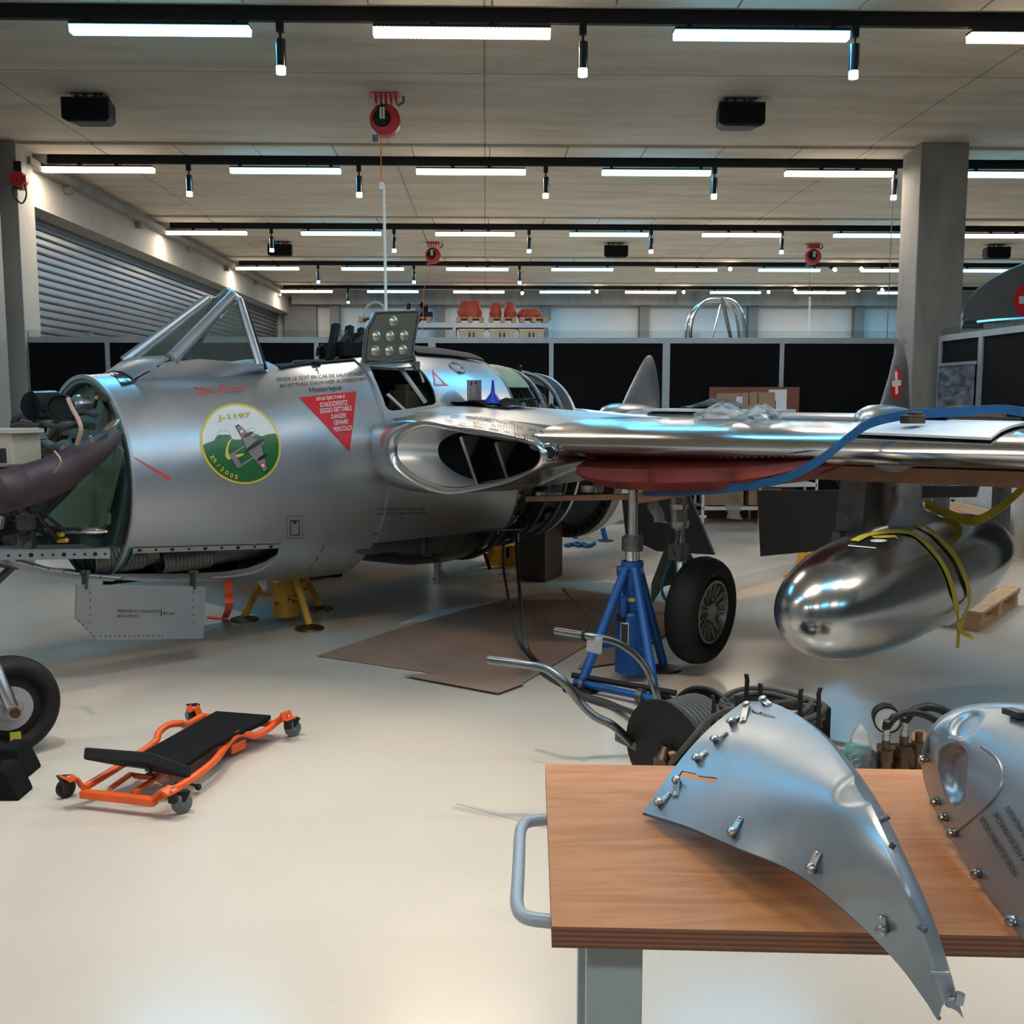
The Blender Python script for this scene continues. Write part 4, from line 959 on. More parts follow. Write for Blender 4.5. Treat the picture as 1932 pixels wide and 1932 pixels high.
# lower side skin under the intake and belly frames
g = [[hull(1.755+(3.02-1.755)*i/12, radians(a)) for a in range(100, 131, 3)] for i in range(13)]
m = MB()
fr = []
for s, r0, w in ((3.06, .0, .05), (3.5, .07, .05), (3.75, .10, .05)):
    for a0, a1 in ((0, 360),):
        m.tube([hull(min(s,3.04), radians(a), r0)+AFT*(s-min(s,3.04)) for a in range(0, 360, 6)], .020, 8, closed=True)
A_('bay_frame', m, M['dsteel'])
for s, r0, k in ((3.45, .09, 0), (3.9, .10, 1)):
    gg = MB(); gg.rings([[hull(3.04, radians(a), r0+d)+AFT*(s-3.04+e) for a in range(0, 361, 6)] for d, e in ((0, 0), (0, .03), (.09, .03), (.09, 0), (0, 0))], False, False, False)
    A_('engine_frame', gg, M['skin'] if k else M['dsteel'])
A_('green_liner', MB().sheet([[hull(3.0, radians(a), .05)+AFT*d for a in range(-30, 46, 5)] for d in (0, .2, .4)], .01), M['green'])
random.seed(11); m = MB()
m.tube([ac(2.3, 0, 1.1), ac(2.6, 0, 1.1), ac(3.6, 0, 1.12), ac(4.6, 0, 1.1)], [.3, .5, .52, .42], 28)
for k in range(60):
    s = random.uniform(3.05, 3.95); a = radians(random.uniform(20, 80)); r = random.uniform(.48, .62); p = ac(s, r*sin(a), 1.1+r*cos(a)); d = V((random.uniform(-1,1), random.uniform(-1,1), random.uniform(-1,1))).normalized()
    if k % 3: m.cyl(p, p+d*random.uniform(.05,.18), random.uniform(.01,.03), n=8)
    else: m.tube(catmull([p, p+d*.1+V((0,0,.05)), p+d*.24], 4), .011, 8)
A_('engine', m, M['mach'])
m = MB()
for k in range(18):
    s = random.uniform(3.1, 3.8); a = radians(random.uniform(25, 65)); p = ac(s, .60*sin(a), 1.1+.60*cos(a)); d = V((random.uniform(-1,1), random.uniform(-1,1), random.uniform(-.3,1))).normalized(); m.cyl(p, p+d*.07, .012, n=8)
A_('engine_pipes', m, M['steel'])
m = MB()
for k in range(55):
    s = random.uniform(2.75, 3.1); a = radians(random.uniform(118, 175)); r = random.uniform(.50, .74); p = ac(s, r*sin(a), 1.13+r*cos(a)); d = V((random.uniform(-1,1), random.uniform(-1,1), random.uniform(-1,1))).normalized(); m.cyl(p, p+d*random.uniform(.04,.14), random.uniform(.01,.028), n=8)
for k in range(10):
    a = radians(random.uniform(100, 150)); p = ac(3.0, .7*sin(a), 1.13+.7*cos(a)); m.tube(catmull([p, p+AFT*.12+V((0,0,-.04)), p+AFT*.28+V((0,0,.03))], 4), .010, 8)
A_('belly_machinery', m, M['mach'])
m = MB()
for k in range(14):
    s = random.uniform(3.0, 3.1); a = radians(random.uniform(105, 150)); p = ac(s, .74*sin(a), 1.13+.74*cos(a)); m.cyl(p, p+PORT*.04+V((0,0,.02)), .012, n=8)
A_('belly_fittings', m, M['steel'])
# dark belly pan seen between nose and frames
pan = [[ac(s, w*sin(radians(a)), 1.13+w2*cos(radians(a))) for a in range(100, 261, 8)] for s, w, w2 in ((1.80,.58,.66), (2.1,.60,.72), (2.5,.62,.80), (2.85,.62,.82), (3.1,.60,.80))]
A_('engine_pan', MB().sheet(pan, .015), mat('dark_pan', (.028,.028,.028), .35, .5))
A_('green_door', MB().prism([acB(x, y, .52) for x, y in ((705,1008), (880,1009), (868,1042), (760,1046), (745,1041), (690,1047), (672,1043))], -PORT*.015), M['dgreen'])
A_('green_door', MB().prism([acB(x, y, .50) for x, y in ((803,1008), (850,1009), (849,1022), (842,1036), (803,1038))], PORT*.03), M['dgreen'])
A_('door_post', MB().beam(acB(798,1005,.56), acB(797,1046,.56), .02, .02).cyl(acB(799,1047,.58), acB(812,1048,.58), .012), M['dsteel'])
A_('side_lip', MB().tube([acB(x, y, .60) for x, y in ((704,1006), (800,1004), (900,1001), (984,999))], .010, 8), M['dsteel'])
A_('red_bottle', MB().beam(acB(838,1002,.45), acB(868,1016,.45), .10, .14), M['red'])
A_('drain_mast', MB().cyl(acB(826,1055,.1), acB(825,1102,.1), .030).prism([acB(x, y, .1) for x, y in ((829,1068), (844,1090), (829,1092))], -PORT*.02).cyl(acB(815,1092,.1), acB(845,1092,.1), .008), M['alu'])
A_('belly_stub', MB().cyl(acB(915,1045,.1), acB(924,1073,.1), .016), M['black'])
for x, r in ((1035, .085), (1117, .07)):
    A_('filler_ring', MB().lathe(acZ_(x, 926 if x > 1100 else 937, 1.00) if False else acS(x, 924 if x > 1100 else 936, 2.2), V((0,0,-1)), [(-.03,r), (.012,r), (.012,r*.75), (0,r*.7), (0,.001)], 24), M['steel'])
# aft fuselage cone with perforated ring
m = MB(); m.rings([[ac(s, r*sin(radians(a)), .94+r*cos(radians(a))) for a in range(0, 361, 8)] for s, r in ((4.45,.60), (4.45,.48), (4.55,.48), (4.55,.60), (4.45,.60))], False, False, False)
PR_ = A_('perforated_ring', m, mat('ring_grey', (.17,.18,.19), .4, .6)); m = MB()
for a in list(range(20, 100, 11)) + list(range(110, 175, 9)): p = ac(4.445, .54*sin(radians(a)), .94+.54*cos(radians(a))); m.cyl(p, p-AFT*.004, .028, n=14)
A_('ring_holes', m, M['black'], parent=PR_)
A_('tail_cone', MB().rings([[ac(s, r*sin(radians(a)), z+r*cos(radians(a))) for a in range(0, 361, 8)] for s, r, z in ((4.56,.60,.94), (5.2,.52,.97), (5.9,.38,1.06), (6.3,.25,1.12))], False, False), M['white'])
A_('wing_roots_beam', MB().beam(ac(3.9,-2.2,1.42), ac(3.9,2.2,1.42), .5, .10), M['skin'])
# booms, fins, tailplane
for sd in (1, -1):
    A_('tail_boom', MB().tube([ac(3.3, 1.6*sd, 1.28), ac(4.2, 1.6*sd, 1.20), ac(6.0, 1.6*sd, 1.20), ac(7.0, 1.6*sd, 1.27), ac(7.3, 1.6*sd, 1.33)], [.16, .15, .13, .12, .10], 20), M['skin'])
    b = 1.66 if sd > 0 else -1.62
    A_('boom_cap', MB().rings([[ac(s, b+r*sin(radians(a)), 1.42+.9*r*cos(radians(a))) for a in range(0, 360, 18)] for s, r in ((7.00,.004), (7.03,.07), (7.11,.12), (7.26,.155), (7.6,.16), (8.0,.12), (8.3,.05))], True, True), M['skin'])
def fin(b, pts, th=.05):
    """side outline (s, z) of the fin given real thickness with rounded leading edge"""
    c = V((sum(p[0] for p in pts)/len(pts), sum(p[1] for p in pts)/len(pts), 0)); R = []
    for k, o in ((.0, -th), (.86, -th*.8), (1.0, 0), (.86, th*.8), (0, th)): R.append([ac(c.x+(p[0]-c.x)*max(k,.02), b+o*.5, c.y+(p[1]-c.y)*max(k,.02)) for p in pts])
    return MB().rings(R, True, True)
def fpts(px, b): return [(lambda w: (w.x, w.z))(toac(acB(x, y, b))) for x, y in px]
fs_ = catmull([V((*p, 0)) for p in fpts([(1168,776), (1180,748), (1197,712), (1212,683), (1222,671), (1232,675), (1240,705), (1245,745), (1245,778)], -1.62)], 4)
fA = A_('tail_fin', fin(-1.62, [(p.x, p.y) for p in fs_]), M['skin'])
fs_ = catmull([V((*p, 0)) for p in fpts([(1659,772), (1668,742), (1679,705), (1688,668), (1697,650), (1707,664), (1712,690), (1714,735), (1713,782)], 1.66)], 4)
fB = A_('tail_fin', fin(1.66, [(p.x, p.y) for p in fs_]), M['skin'])
bf = bvh_of(fB)
m = MB(); e = [(1690+10.5*cos(t)*1.0, 722+31*sin(t)) for t in [2*pi*k/36 for k in range(36)]]; wrap(m, flat_poly(e), bf, .004, M['rdecal'], 20)
wrap(m, flat_poly([(1686.5,702), (1692,701), (1693.5,743), (1688,744)]), bf, .007, M['wdecal'], 20); wrap(m, flat_poly([(1681.5,719), (1698.5,717), (1699,727), (1682,730)]), bf, .007, M['wdecal'], 20)
A_('swiss_cross_roundel', m, orient=False, parent=fB)
A_('fin_wrap', MB().sheet([[acB(x+dx*3, y, 1.60)+V((random.uniform(-.01,.01), 0, 0)) for x, y in ((1688,700), (1692,675), (1690,655), (1700,640))] for dx in range(6)], .004), M['film'], parent=fB)
A_('tail_lamp', MB().box(acB(1713,788,1.66), (.03,.03,.06)), M['red'], parent=fB)
R = [foil(b, 7.25, .95, 1.415, .10, 10) for b in (-1.55, -.5, .5, 1.6)]
A_('tailplane', MB().rings(R, True, True), M['skin'])
A_('foam_sheet', MB().beam(ac(7.5,-1.15,1.485), ac(7.5,.55,1.485), .55, .03), M['sheet'])
A_('film_cover', MB().sheet([[ac(s, b, 1.505+.10*max(0,1-abs(b+.35)/.3)+random.uniform(0,.02)) for b in (-.75,-.55,-.35,-.15,.05)] for s in (7.4,7.5,7.6,7.8)], .004), M['film'])
# ---------------------------------------------------------------- flaps hanging from the trailing edge, gear door
for px, s in ([(1172,935), (1300,935), (1347,1047), (1238,1040), (1180,1012)], 3.9), ([(1428,925), (1600,925), (1592,1035), (1434,1050)], 3.6):
    A_('flap', MB().prism([acS(x, y, s) for x, y in px], AFT*.03), mat('flap_grey', (.17,.175,.19), .6, .2), bevel=.004)
A_('air_brake', MB().prism([acS(x, y, 3.5) for x, y in ((1678,916), (1846,917), (1840,938), (1690,940))], AFT*.03), mat('flap_grey2', (.16,.17,.18), .5, .3))
A_('flap_arm', MB().cyl(acS(1578,905,3.2), acS(1600,938,3.2), .012), M['dsteel'])
# main wheel leg (port)
wc = toac(atY(1323, 1151, 6.02)); wcw = ac(wc.x, wc.y, wc.z); print('WHEEL', wc)
ax = (PORT + AFT*.10 + V((0,0,-.04))).normalized()
leg = MB(); top = acS(1279, 925, 2.55); kn = acS(1284, 1040, 2.5)
leg.cyl(top+V((0,0,.12)), lerp(top, kn, .62), .042).cyl(lerp(top, kn, .0), lerp(top, kn, .62), .055).cyl(lerp(top, kn, .6), kn+V((0,0,-.08)), .030)
leg.cyl(lerp(top, kn, .3), lerp(top, kn, .3)+V((0,0,.03)), .062).cyl(lerp(top, kn, .58), lerp(top, kn, .58)+V((0,0,.03)), .062)
leg.tube([kn, lerp(kn, wcw-ax*.14, .6)+V((0,0,.02)), wcw-ax*.13, wcw-ax*.05], .034)
LEG = A_('main_leg', leg, M['steel'])
A_('scissor_link', MB().box(kn+AFT*-.02, (.09,.09,.10), rz=pi/4).cyl(kn-AFT*.06, kn-AFT*.02+V((0,0,.13)), .014).cyl(kn-AFT*.06, kn+V((0,0,-.13)), .014), M['dsteel'], parent=LEG)
A_('brake_hose', MB().tube(catmull([kn+PORT*-.02+V((0,0,.2)), kn+V((-.03,.02,.02)), wcw-ax*.16+V((-.10,0,.1)), wcw-ax*.14+V((-.02,0,-.03))], 5), .010, 8), mat('blue_hose', (.02,.10,.20), .5), parent=LEG)
def tyre(c, ax, R_, w, hub):
    a = V(ax); prof = []
    for k in range(17):
        t = -pi*.83+2*pi*.83*k/16; prof.append((sin(t)*w*.5, R_-.16*R_*1.15*(1-cos(t)) if False else R_*.80+cos(t)*R_*.20))
    prof = [(h*1.0, r) for h, r in prof]
    m = MB(); m.lathe(c, a, [(-w*.36, hub)] + prof + [(w*.36, hub)], 56)
    for g in (-.30, -.15, .0, .15, .30): m.lathe(c, a, [(g*w*.8-.004, R_*(1-.018-abs(g)*.12)), (g*w*.8-.003, R_*(1.004-abs(g)*.12)), (g*w*.8+.003, R_*(1.004-abs(g)*.12)), (g*w*.8+.004, R_*(1-.018-abs(g)*.12))], 56)
    return m
Rw = .325; tw = A_('main_tyre', tyre(wcw, ax, Rw, .20, .19), M['rubber'])
hub = MB().lathe(wcw, ax, [(.066,.192), (.082,.192), (.084,.176), (.05,.168), (.045,.06), (.075,.055), (.08,.04), (.08,.001)], 40)
u = ax.orthogonal().normalized(); w_ = ax.cross(u)
for k in range(16):
    a = 2*pi*k/16; d = u*cos(a)+w_*sin(a); hub.beam(wcw+ax*.048+d*.065, wcw+ax*.066+d*.165, .012, .018, up=ax)
for k in range(8):
    a = 2*pi*(k+.5)/8; d = u*cos(a)+w_*sin(a); hub.cyl(wcw+ax*.05+d*.085, wcw+ax*.085+d*.085, .010, n=8)
A_('wheel_hub', hub, mat('hub_alloy', (.32,.31,.29), .4, .9), parent=tw)
A_('hub_back', MB().cyl(wcw-ax*.07, wcw+ax*.035, .18, n=32), M['dsteel'], parent=tw)
gd = [acS(x, y, 2.62) for x, y in ((1256,930), (1268,930), (1267,1040), (1240,1120), (1228,1138), (1229,1100), (1250,1045), (1256,1030))]
A_('gear_door', MB().prism(gd, AFT*.02), M['dgreen'])
gd = [acS(x, y, 2.75) for x, y in ((1262,1030), (1304,1052), (1308,1092), (1262,1125), (1240,1110))]
A_('wheel_fairing', MB().sheet([[lerp(gd[0], gd[4], t)+AFT*(-.0)+(lerp(gd[1], gd[2], t)-lerp(gd[0], gd[4], t))*u_ + AFT*.06*sin(pi*u_) for u_ in (0,.25,.5,.75,1)] for t in (0,.25,.5,.75,1)], .012), M['dsteel'])
# starboard main wheel, seen dark under the nose
wc2 = ac(2.55, -2.9, .46); 
w2 = atZ(590, 1095, .36); w2 = V((atY(586, 1095, 9.2).x, 9.2, atY(586, 1095, 9.2).z))
A_('main_tyre', tyre(w2, PORT, .325, .2, .19), M['rubber'], label='far main tyre, dark behind the yellow jack'); A_('main_leg', MB().cyl(w2+V((0,0,0)), w2+V((0,0,.9)), .045).cyl(w2-PORT*.05, w2+PORT*.05, .19), M['dsteel'])
A_('static_fin', MB().prism([acB(x, y, 0) for x, y in ((486,1093), (504,1093), (504,1112), (499,1114))], -PORT*.02), M['white'])
# ---------------------------------------------------------------- drop tank and pylon
TB = 4.04; tz = .705
prof = [(1.30,.004), (1.305,.045), (1.33,.10), (1.40,.165), (1.52,.22), (1.70,.265), (1.92,.288), (2.15,.295), (2.6,.295), (2.95,.28), (3.3,.24), (3.6,.17), (3.8,.09), (3.9,.01)]
P = catmull([V((s, r, 0)) for s, r in prof], 4)
def tkp(s, a, r): return ac(s, TB+r*sin(a), tz-.0+.03*(s-2.2)+r*cos(a))
A_('drop_tank', MB().rings([[tkp(p.x, 2*pi*k/56, max(.002, p.y)) for k in range(56)] for p in P], True, True), M['tank'])
tk = [o for o in AC.children if o.name.startswith('drop_tank')][0]; btk = bvh_of(tk); m = MB()
wrap(m, flat_poly([(1641,1012), (1688,1010), (1696,1019), (1687,1015), (1650,1016)]), btk, .003, M['ydecal'], 10)
e = [(1657+20*cos(t), 1021+4.5*sin(t)) for t in [2*pi*k/30 for k in range(30)]]; e2 = [(1657+16*cos(t), 1021+2.8*sin(t)) for t in [2*pi*k/30 for k in range(30)]]
wrap(m, flat_poly(e), btk, .002, M['kdecal'], 10); wrap(m, flat_poly(e2), btk, .003, M['wdecal'], 10)
wrap(m, flat_text('D-1721', 1637, 1026, 40, 4, .04), btk, .004, M['ink'], 20); wrap(m, flat_poly([(1600,1029), (1652,1034), (1652,1035.5), (1600,1031)]), btk, .003, M['wdecal'], 10)
A_('tank_markings', m, orient=False, parent=tk)
py = MB(); R = []
for z, h, k in ((1.40,.42,.17), (1.31,.34,.14), (1.26,.17,.07), (1.20,.115,.05), (1.12,.115,.05), (1.06,.15,.06), (1.0,.30,.08), (.955,.50,.11)):
    R.append([ac(2.45+h*cos(2*pi*i/28)+(.10 if z < 1.05 else 0), TB+k*sin(2*pi*i/28), z) for i in range(28)])
A_('pylon', py.rings(R, True, True), M['grey'])
A_('rear_strut', MB().beam(acS(1615,905,2.85), acS(1603,1012,2.85), .16, .06, up=AFT).box(acS(1583,1013,2.7), (.07,.05,.06), rz=pi/4).box(acS(1575,1023,2.7), (.05,.03,.03), rz=pi/4), M['dsteel'])
A_('strut_fairing', MB().beam(acS(1643,905,3.1), acS(1640,1008,3.1), .16, .05, up=AFT), mat('fairing_beige', (.23,.22,.21), .5))
# lettering on the intake top: dashed outline and words
bw = None
lipo = [o for o in AC.children if o.name.startswith(('intake_lip', 'wing_root_skin', 'port_wing'))]
BV3 = [bvh_of(o) for o in lipo]
class Many:
    def __init__(s, L): s.L = L
    def ray_cast(s, o, d):
        r = [b.ray_cast(o, d) for b in s.L]; r = [x for x in r if x[0] is not None]
        return min(r, key=lambda x: x[3]) if r else (None, None, None, None)
WB = Many(BV3); m = MB()
dash = [(840,788), (838,794), (862,798), (890,804), (920,810), (950,815), (985,822), (1000,822), (1018,818), (1028,815), (1015,812), (990,808), (960,803), (930,796), (900,790), (870,786)]
for i, a in enumerate(dash):
    b = dash[(i+1) % len(dash)]; L_ = sqrt((b[0]-a[0])**2+(b[1]-a[1])**2); k = max(1, int(L_/16))
    for j in range(k):
        t0, t1 = j/k+.1/k, (j+.7)/k; p, q2 = [(a[0]+(b[0]-a[0])*t, a[1]+(b[1]-a[1])*t) for t in (t0, t1)]
        wrap(m, flat_poly([(p[0], p[1]-.6), (q2[0], q2[1]-.6), (q2[0], q2[1]+.6), (p[0], p[1]+.6)]), WB, .007, M['ink'], 4)
wrap(m, flat_text('NE PAS MARCHER !', 938, 795, 80, 5, .16), WB, .007, M['ink'], 5); wrap(m, flat_text('NICHT BETRETEN !', 935, 805, 84, 5, .12), WB, .007, M['ink'], 5)
wrap(m, flat_text('PHOTO', 978, 824, 30, 3, .1), WB, .007, M['ink'], 5); wrap(m, flat_text('KAMERA', 985, 829, 26, 3, .1), WB, .007, M['ink'], 5)
A_('no_step_lettering', m, orient=False)
# ---------------------------------------------------------------- things lying on the wing
def onwing(x, y, lift=0):
    h = WB.ray_cast(CAM, ray(x, y).normalized()); return (h[0] if h[0] is not None else atZ(x, y, 1.58)) + V((0,0,lift))
def ztop(s, b):
    r = [bb.ray_cast(ac(s, b, 3), V((0,0,-1))) for bb in BV3]; r = [x[0].z for x in r if x[0] is not None]; return max(r) if r else 1.55
cs, cb = 2.35, 1.25; c = ac(cs, cb, ztop(cs, cb)); print('TINPX')
def find(px, py_, bb):   # point on the wing top whose side position is b
    p = toac(acZ(px, py_, 1.56)) if False else toac(atZ(px, py_, 1.57)); return p
pt = toac(acS(895, 762, 2.6)); print('tin base at s2.6', pt)
tin_s = 2.55; tb_ = toac(acS(895, 765, tin_s)).y; tz0 = ztop(tin_s, tb_)
t = thing('paint_tin', 'pinkish grey round tin standing on black cloth on the wing root', 'tin', ac(tin_s, tb_, tz0+.02))
B_ = ac(tin_s, tb_, tz0+.02); obj('can', MB().lathe(B_, (0,0,1), [(0,.001), (0,.052), (.006,.054), (.152,.054), (.158,.056)], 28), M['tin'], t, True)
obj('lid', MB().lathe(B_+V((0,0,.158)), (0,0,1), [(0,.056), (.006,.057), (.006,.048), (.001,.046), (.001,.001)], 28), M['steel'], t, True)
obj('label_print', MB().beam(B_+V((-.02,-.0545,.125)), B_+V((-.02,-.0545,.15)), .012, .002, up=(0,1,0)).beam(B_+V((.012,-.0545,.135)), B_+V((.012,-.0545,.15)), .02, .002, up=(0,1,0)), M['ink'], t, True)
fb = toac(acS(930, 772, 2.5)).y; F_ = ac(2.5, fb, ztop(2.5, fb)+.018)
t = thing('plastic_funnel', 'blue plastic funnel standing upside down beside the tin', 'funnel', F_)
obj('cone', MB().lathe(F_, (0,0,1), [(0,.062), (.012,.062), (.03,.058), (.085,.016), (.10,.013)], 28), M['bplastic'], t, True)
obj('spout', MB().lathe(F_+V((0,0,.098)), (0,0,1), [(0,.014), (.075,.007), (.075,.001)], 20), M['bplastic'], t, True)
random.seed(5); g = []
for i in range(11):
    row = []
    for j in range(8):
        s = lerp(2.40, 2.75, j/7)+random.uniform(-.02,.02); b = lerp(toac(acS(845,768,2.55)).y, toac(acS(985,780,2.55)).y, i/10); row.append(ac(s, b, ztop(s, b)+.012+random.uniform(0, .03)+(.11 if i < 2 and 1 < j < 6 else .03 if i > 7 and j > 2 else 0)))
    g.append(row)
single('black_cloth', 'crumpled black cloth spread on the wing root under the tin', 'cloth', MB().sheet(g, .005), M['cloth'])
# padding, beam and straps under the wing
m = MB(); R = []
for k in range(15):
    u_ = k/14; x = lerp(1100, 1540, u_); ytop = lerp(876, 868, u_); ybot = [903,916,922,925,927,928,928,927,926,924,921,916,908,896,882][k]
    b = toac(acS(x, 880, 1.95)).y; a = acS(x, ytop-8, 1.92); c = acS(x, ybot, 1.92); e = acS(x, ybot-6, 2.5); 
    n_ = .92 if k in (4, 9) else 1.0; bul = .07*n_ if k not in (4, 9) else .02
    R.append([a+AFT*.03, lerp(a, c, .3)-AFT*bul*.8, lerp(a, c, .7)-AFT*bul, c, c+AFT*.5, a+AFT*.5])
single('red_padding', 'dark red vinyl padding wedged under the wing leading edge', 'padding', m.rings(R, True, True), M['redpad'])
m = MB()
m.beam(acS(1000,941,2.05), acS(1212,936,2.05), .09, .032).beam(acS(1212,938,2.03), acS(1500,890,2.03), .10, .065)
single('timber_beam', 'raw timber beam under the red padding and wing', 'timber', m, M['wood'])
m = MB().beam(acS(1500,888,2.3), acS(1962,905,2.3), .12, .075).beam(acS(1540,872,2.35), acS(1962,893,2.35), .14, .05)
single('timber_beam', 'raw timber beam under the outer wing right of the pylon', 'timber', m, M['wood'])
st = [(1990,800,1.9), (1932,790,2.5), (1880,785,2.5), (1760,792,2.3), (1700,797,2.1), (1640,812,1.80), (1600,840,1.62), (1550,880,1.64), (1480,915,1.80), (1400,930,1.90), (1300,938,1.95), (1215,938,1.98)]
pts = catmull([acS(x, y, s)+V((0,0,.01)) for x, y, s in st], 6)
m = MB(); g = [[p, p+V((0,0,.045))-AFT*.006] for p in pts]; single('ratchet_strap', 'blue webbing strap over the wing and down to the padding', 'strap', MB().sheet(g, .006), M['bstrap'])
p = onwing(1734, 805, .01)
single('strap_bunch', 'bunched blue webbing lying on the white sheet', 'strap', MB().sheet([[acS(lerp(1690,1790,i/10), lerp(788,800,j/3)+random.uniform(-3,3), 2.4+.1*j)+V((0,0,.03)) for j in range(4)] for i in range(11)], .02), M['bstrap'])
m = MB()
pw = [(1598,786), (1618,797), (1700,797), (1790,790)]
def whitesheet(b0, b1, s0, s1, zoff): return MB().sheet([[ac(s, b, ztop(s, b)+zoff) for s in [lerp(s0, s1, j/5) for j in range(6)]] for b in [lerp(b0, b1, i/8) for i in range(9)]], .012)
single('foam_sheet', 'white protective sheet lying on the wing left of blue strap bunch', 'sheet', whitesheet(3.95, 4.6, 1.93, 2.6, .024), M['sheet'])
single('foam_sheet', 'white protective sheet on the outer wing at right edge', 'sheet', whitesheet(4.75, 5.6, 1.98, 2.6, .024), M['sheet'])
random.seed(9)
for (x, w, lab) in ((1365, .17, 'crumpled clear plastic bag on the wing, left one of two'), (1435, .12, 'crumpled clear plastic bag on the wing, right one of two')):
    b = toac(acS(x, 790, 2.5)).y; c = ac(2.5, b, ztop(2.5, b)+.005); m = MB(); R = []
    for z, k in ((0, 1), (.03, .9), (.06, .55), (.085, .2)): R.append([c+V((cos(2*pi*i/12)*w*k*random.uniform(.75,1.2), sin(2*pi*i/12)*w*.6*k*random.uniform(.75,1.2), z*random.uniform(.8,1.15) if k < 1 else 0)) for i in range(12)])
    single('plastic_bag', lab, 'bag', m.rings(R, True, True, False), M['film'])
for x0, y0, x1, y1, lab in ((1215,938,1235,985, 'short clear plastic strip hanging left of the wheel leg'), (1365,925,1372,978, 'clear plastic strip hanging between the two grey flaps')):
    a = acS(x0, y0, 2.1); b = acS(x1, y1, 2.1); single('plastic_strip', lab, 'plastic', MB().sheet([[lerp(a, b, i/5)+PORT*(j*.03+.01*sin(i*2+j)) for j in range(4)] for i in range(6)], .003), M['film'])
p = ac(2.5, toac(acS(1735,792,2.5)).y, 1.60); single('ratchet_buckle', 'small brass coloured ratchet buckle on the blue strap', 'buckle', MB().box(acS(1722,795,2.05)+V((0,0,.01)), (.10,.06,.04), rz=.3).box(acS(1722,795,2.05)+V((0.01,0,.035)), (.05,.05,.02), rz=.3), M['brass'], bevel=.004)
# yellow webbing round the tank
def onband(px, w=.040, lift=.006, fb=4.34):
    P_ = []
    for x, y in px:
        h = hit(btk, x, y)
        if h[0] is not None: n_ = h[1] if h[1].dot(ray(x, y)) < 0 else -h[1]; P_.append((h[0]+n_*lift, n_))
        else: P_.append((acB(x, y, fb), PORT))
    C = catmull([p for p, n in P_], 5); NN = catmull([n for p, n in P_], 5); g = []
    for i, (p, n_) in enumerate(zip(C, NN)):
        d = (C[min(i+1, len(C)-1)]-C[max(i-1, 0)]).normalized(); s_ = d.cross(n_.normalized()).normalized(); g.append([p-s_*w/2, p, p+s_*w/2])
    return g
single('yellow_strap', 'yellow webbing strap round the front of the drop tank', 'strap', MB().sheet(onband([(1612,1023), (1640,1011), (1690,1005), (1722,1010), (1750,1032), (1778,1068), (1795,1112), (1802,1150), (1808,1185), (1806,1222)]), .003), M['ystrap'])
single('yellow_strap', 'yellow webbing strap crossing the tank behind the pylon foot', 'strap', MB().sheet(onband([(1728,992), (1750,1002), (1777,1026), (1801,1056), (1817,1092), (1824,1130), (1817,1168), (1811,1195)], lift=.012), .003), M['ystrap'])
single('yellow_strap', 'curled loose yellow webbing end beside the hanging tail of the strap', 'strap', MB().sheet([[q_, q_+AFT*.03+V((0,0,.01))] for q_ in catmull([acB(1806,1175,4.36), acB(1815,1195,4.38), acB(1834,1207,4.45)], 5)], .004), M['ystrap'])
single('yellow_strap', 'yellow webbing strap looping from behind the pylon to the right edge', 'strap', MB().sheet([[q_+V((0,0,.022)), q_-V((0,0,.028))] for q_ in catmull([acS(1745,948,2.75), acS(1775,962,2.78), acS(1815,978,2.8), acS(1846,980,2.75), acS(1890,955,2.7), acS(1935,915,2.6), acS(1990,850,2.5)], 6)], .004), M['ystrap'])
# ================================================================== floor equipment
def fl(x, y, z=0.0): return atZ(x, y, z)
# cardboard protection sheets
m = MB(); m.prism([fl(x, y, .004) for x, y in ((598,1238), (740,1190), (880,1150), (1000,1122), (1040,1118), (1090,1122), (1160,1150), (1120,1210), (985,1291), (975,1287), (958,1291))], V((0,0,.004)))
single('cardboard_sheet', 'large brown cardboard sheet on the floor under the wing root', 'cardboard', m, M['card'])
m = MB(); m.prism([fl(x, y, .010) for x, y in ((1060,1108), (1290,1143), (1290,1180), (1225,1215), (1185,1248), (1090,1262), (1140,1200))], V((0,0,.003)))
single('cardboard_sheet', 'brown cardboard sheet behind the blue jack', 'cardboard', m, M['card'])
m = MB(); m.prism([fl(x, y, .015) for x, y in ((880,1268), (985,1283), (987,1291), (940,1308), (800,1282), (760,1274))], V((0,0,.003)))
single('cardboard_sheet', 'narrow lighter cardboard strip along the front edge of big sheet', 'cardboard', m, M['card'])
m = MB().prism([fl(x, y, .003) for x, y in ((750,1178), (800,1158), (860,1145), (930,1136), (915,1143), (838,1162), (800,1172))], V((0,0,.002)))
single('paper_scraps', 'torn white paper edge lying beside the cardboard sheet', 'paper', m, M['white'])
TAPE = mat('grey_floor_tape', (.42,.39,.35), .5)
for k, P in enumerate(([(862,1517), (870,1516), (1060,1560), (1060,1571)], [(1008,1437), (1014,1434), (1050,1440), (1050,1445)])):
    struct('trim_%d' % (9+k), MB().prism([fl(x, y, .001) for x, y in P], V((0,0,.0006))), TAPE)
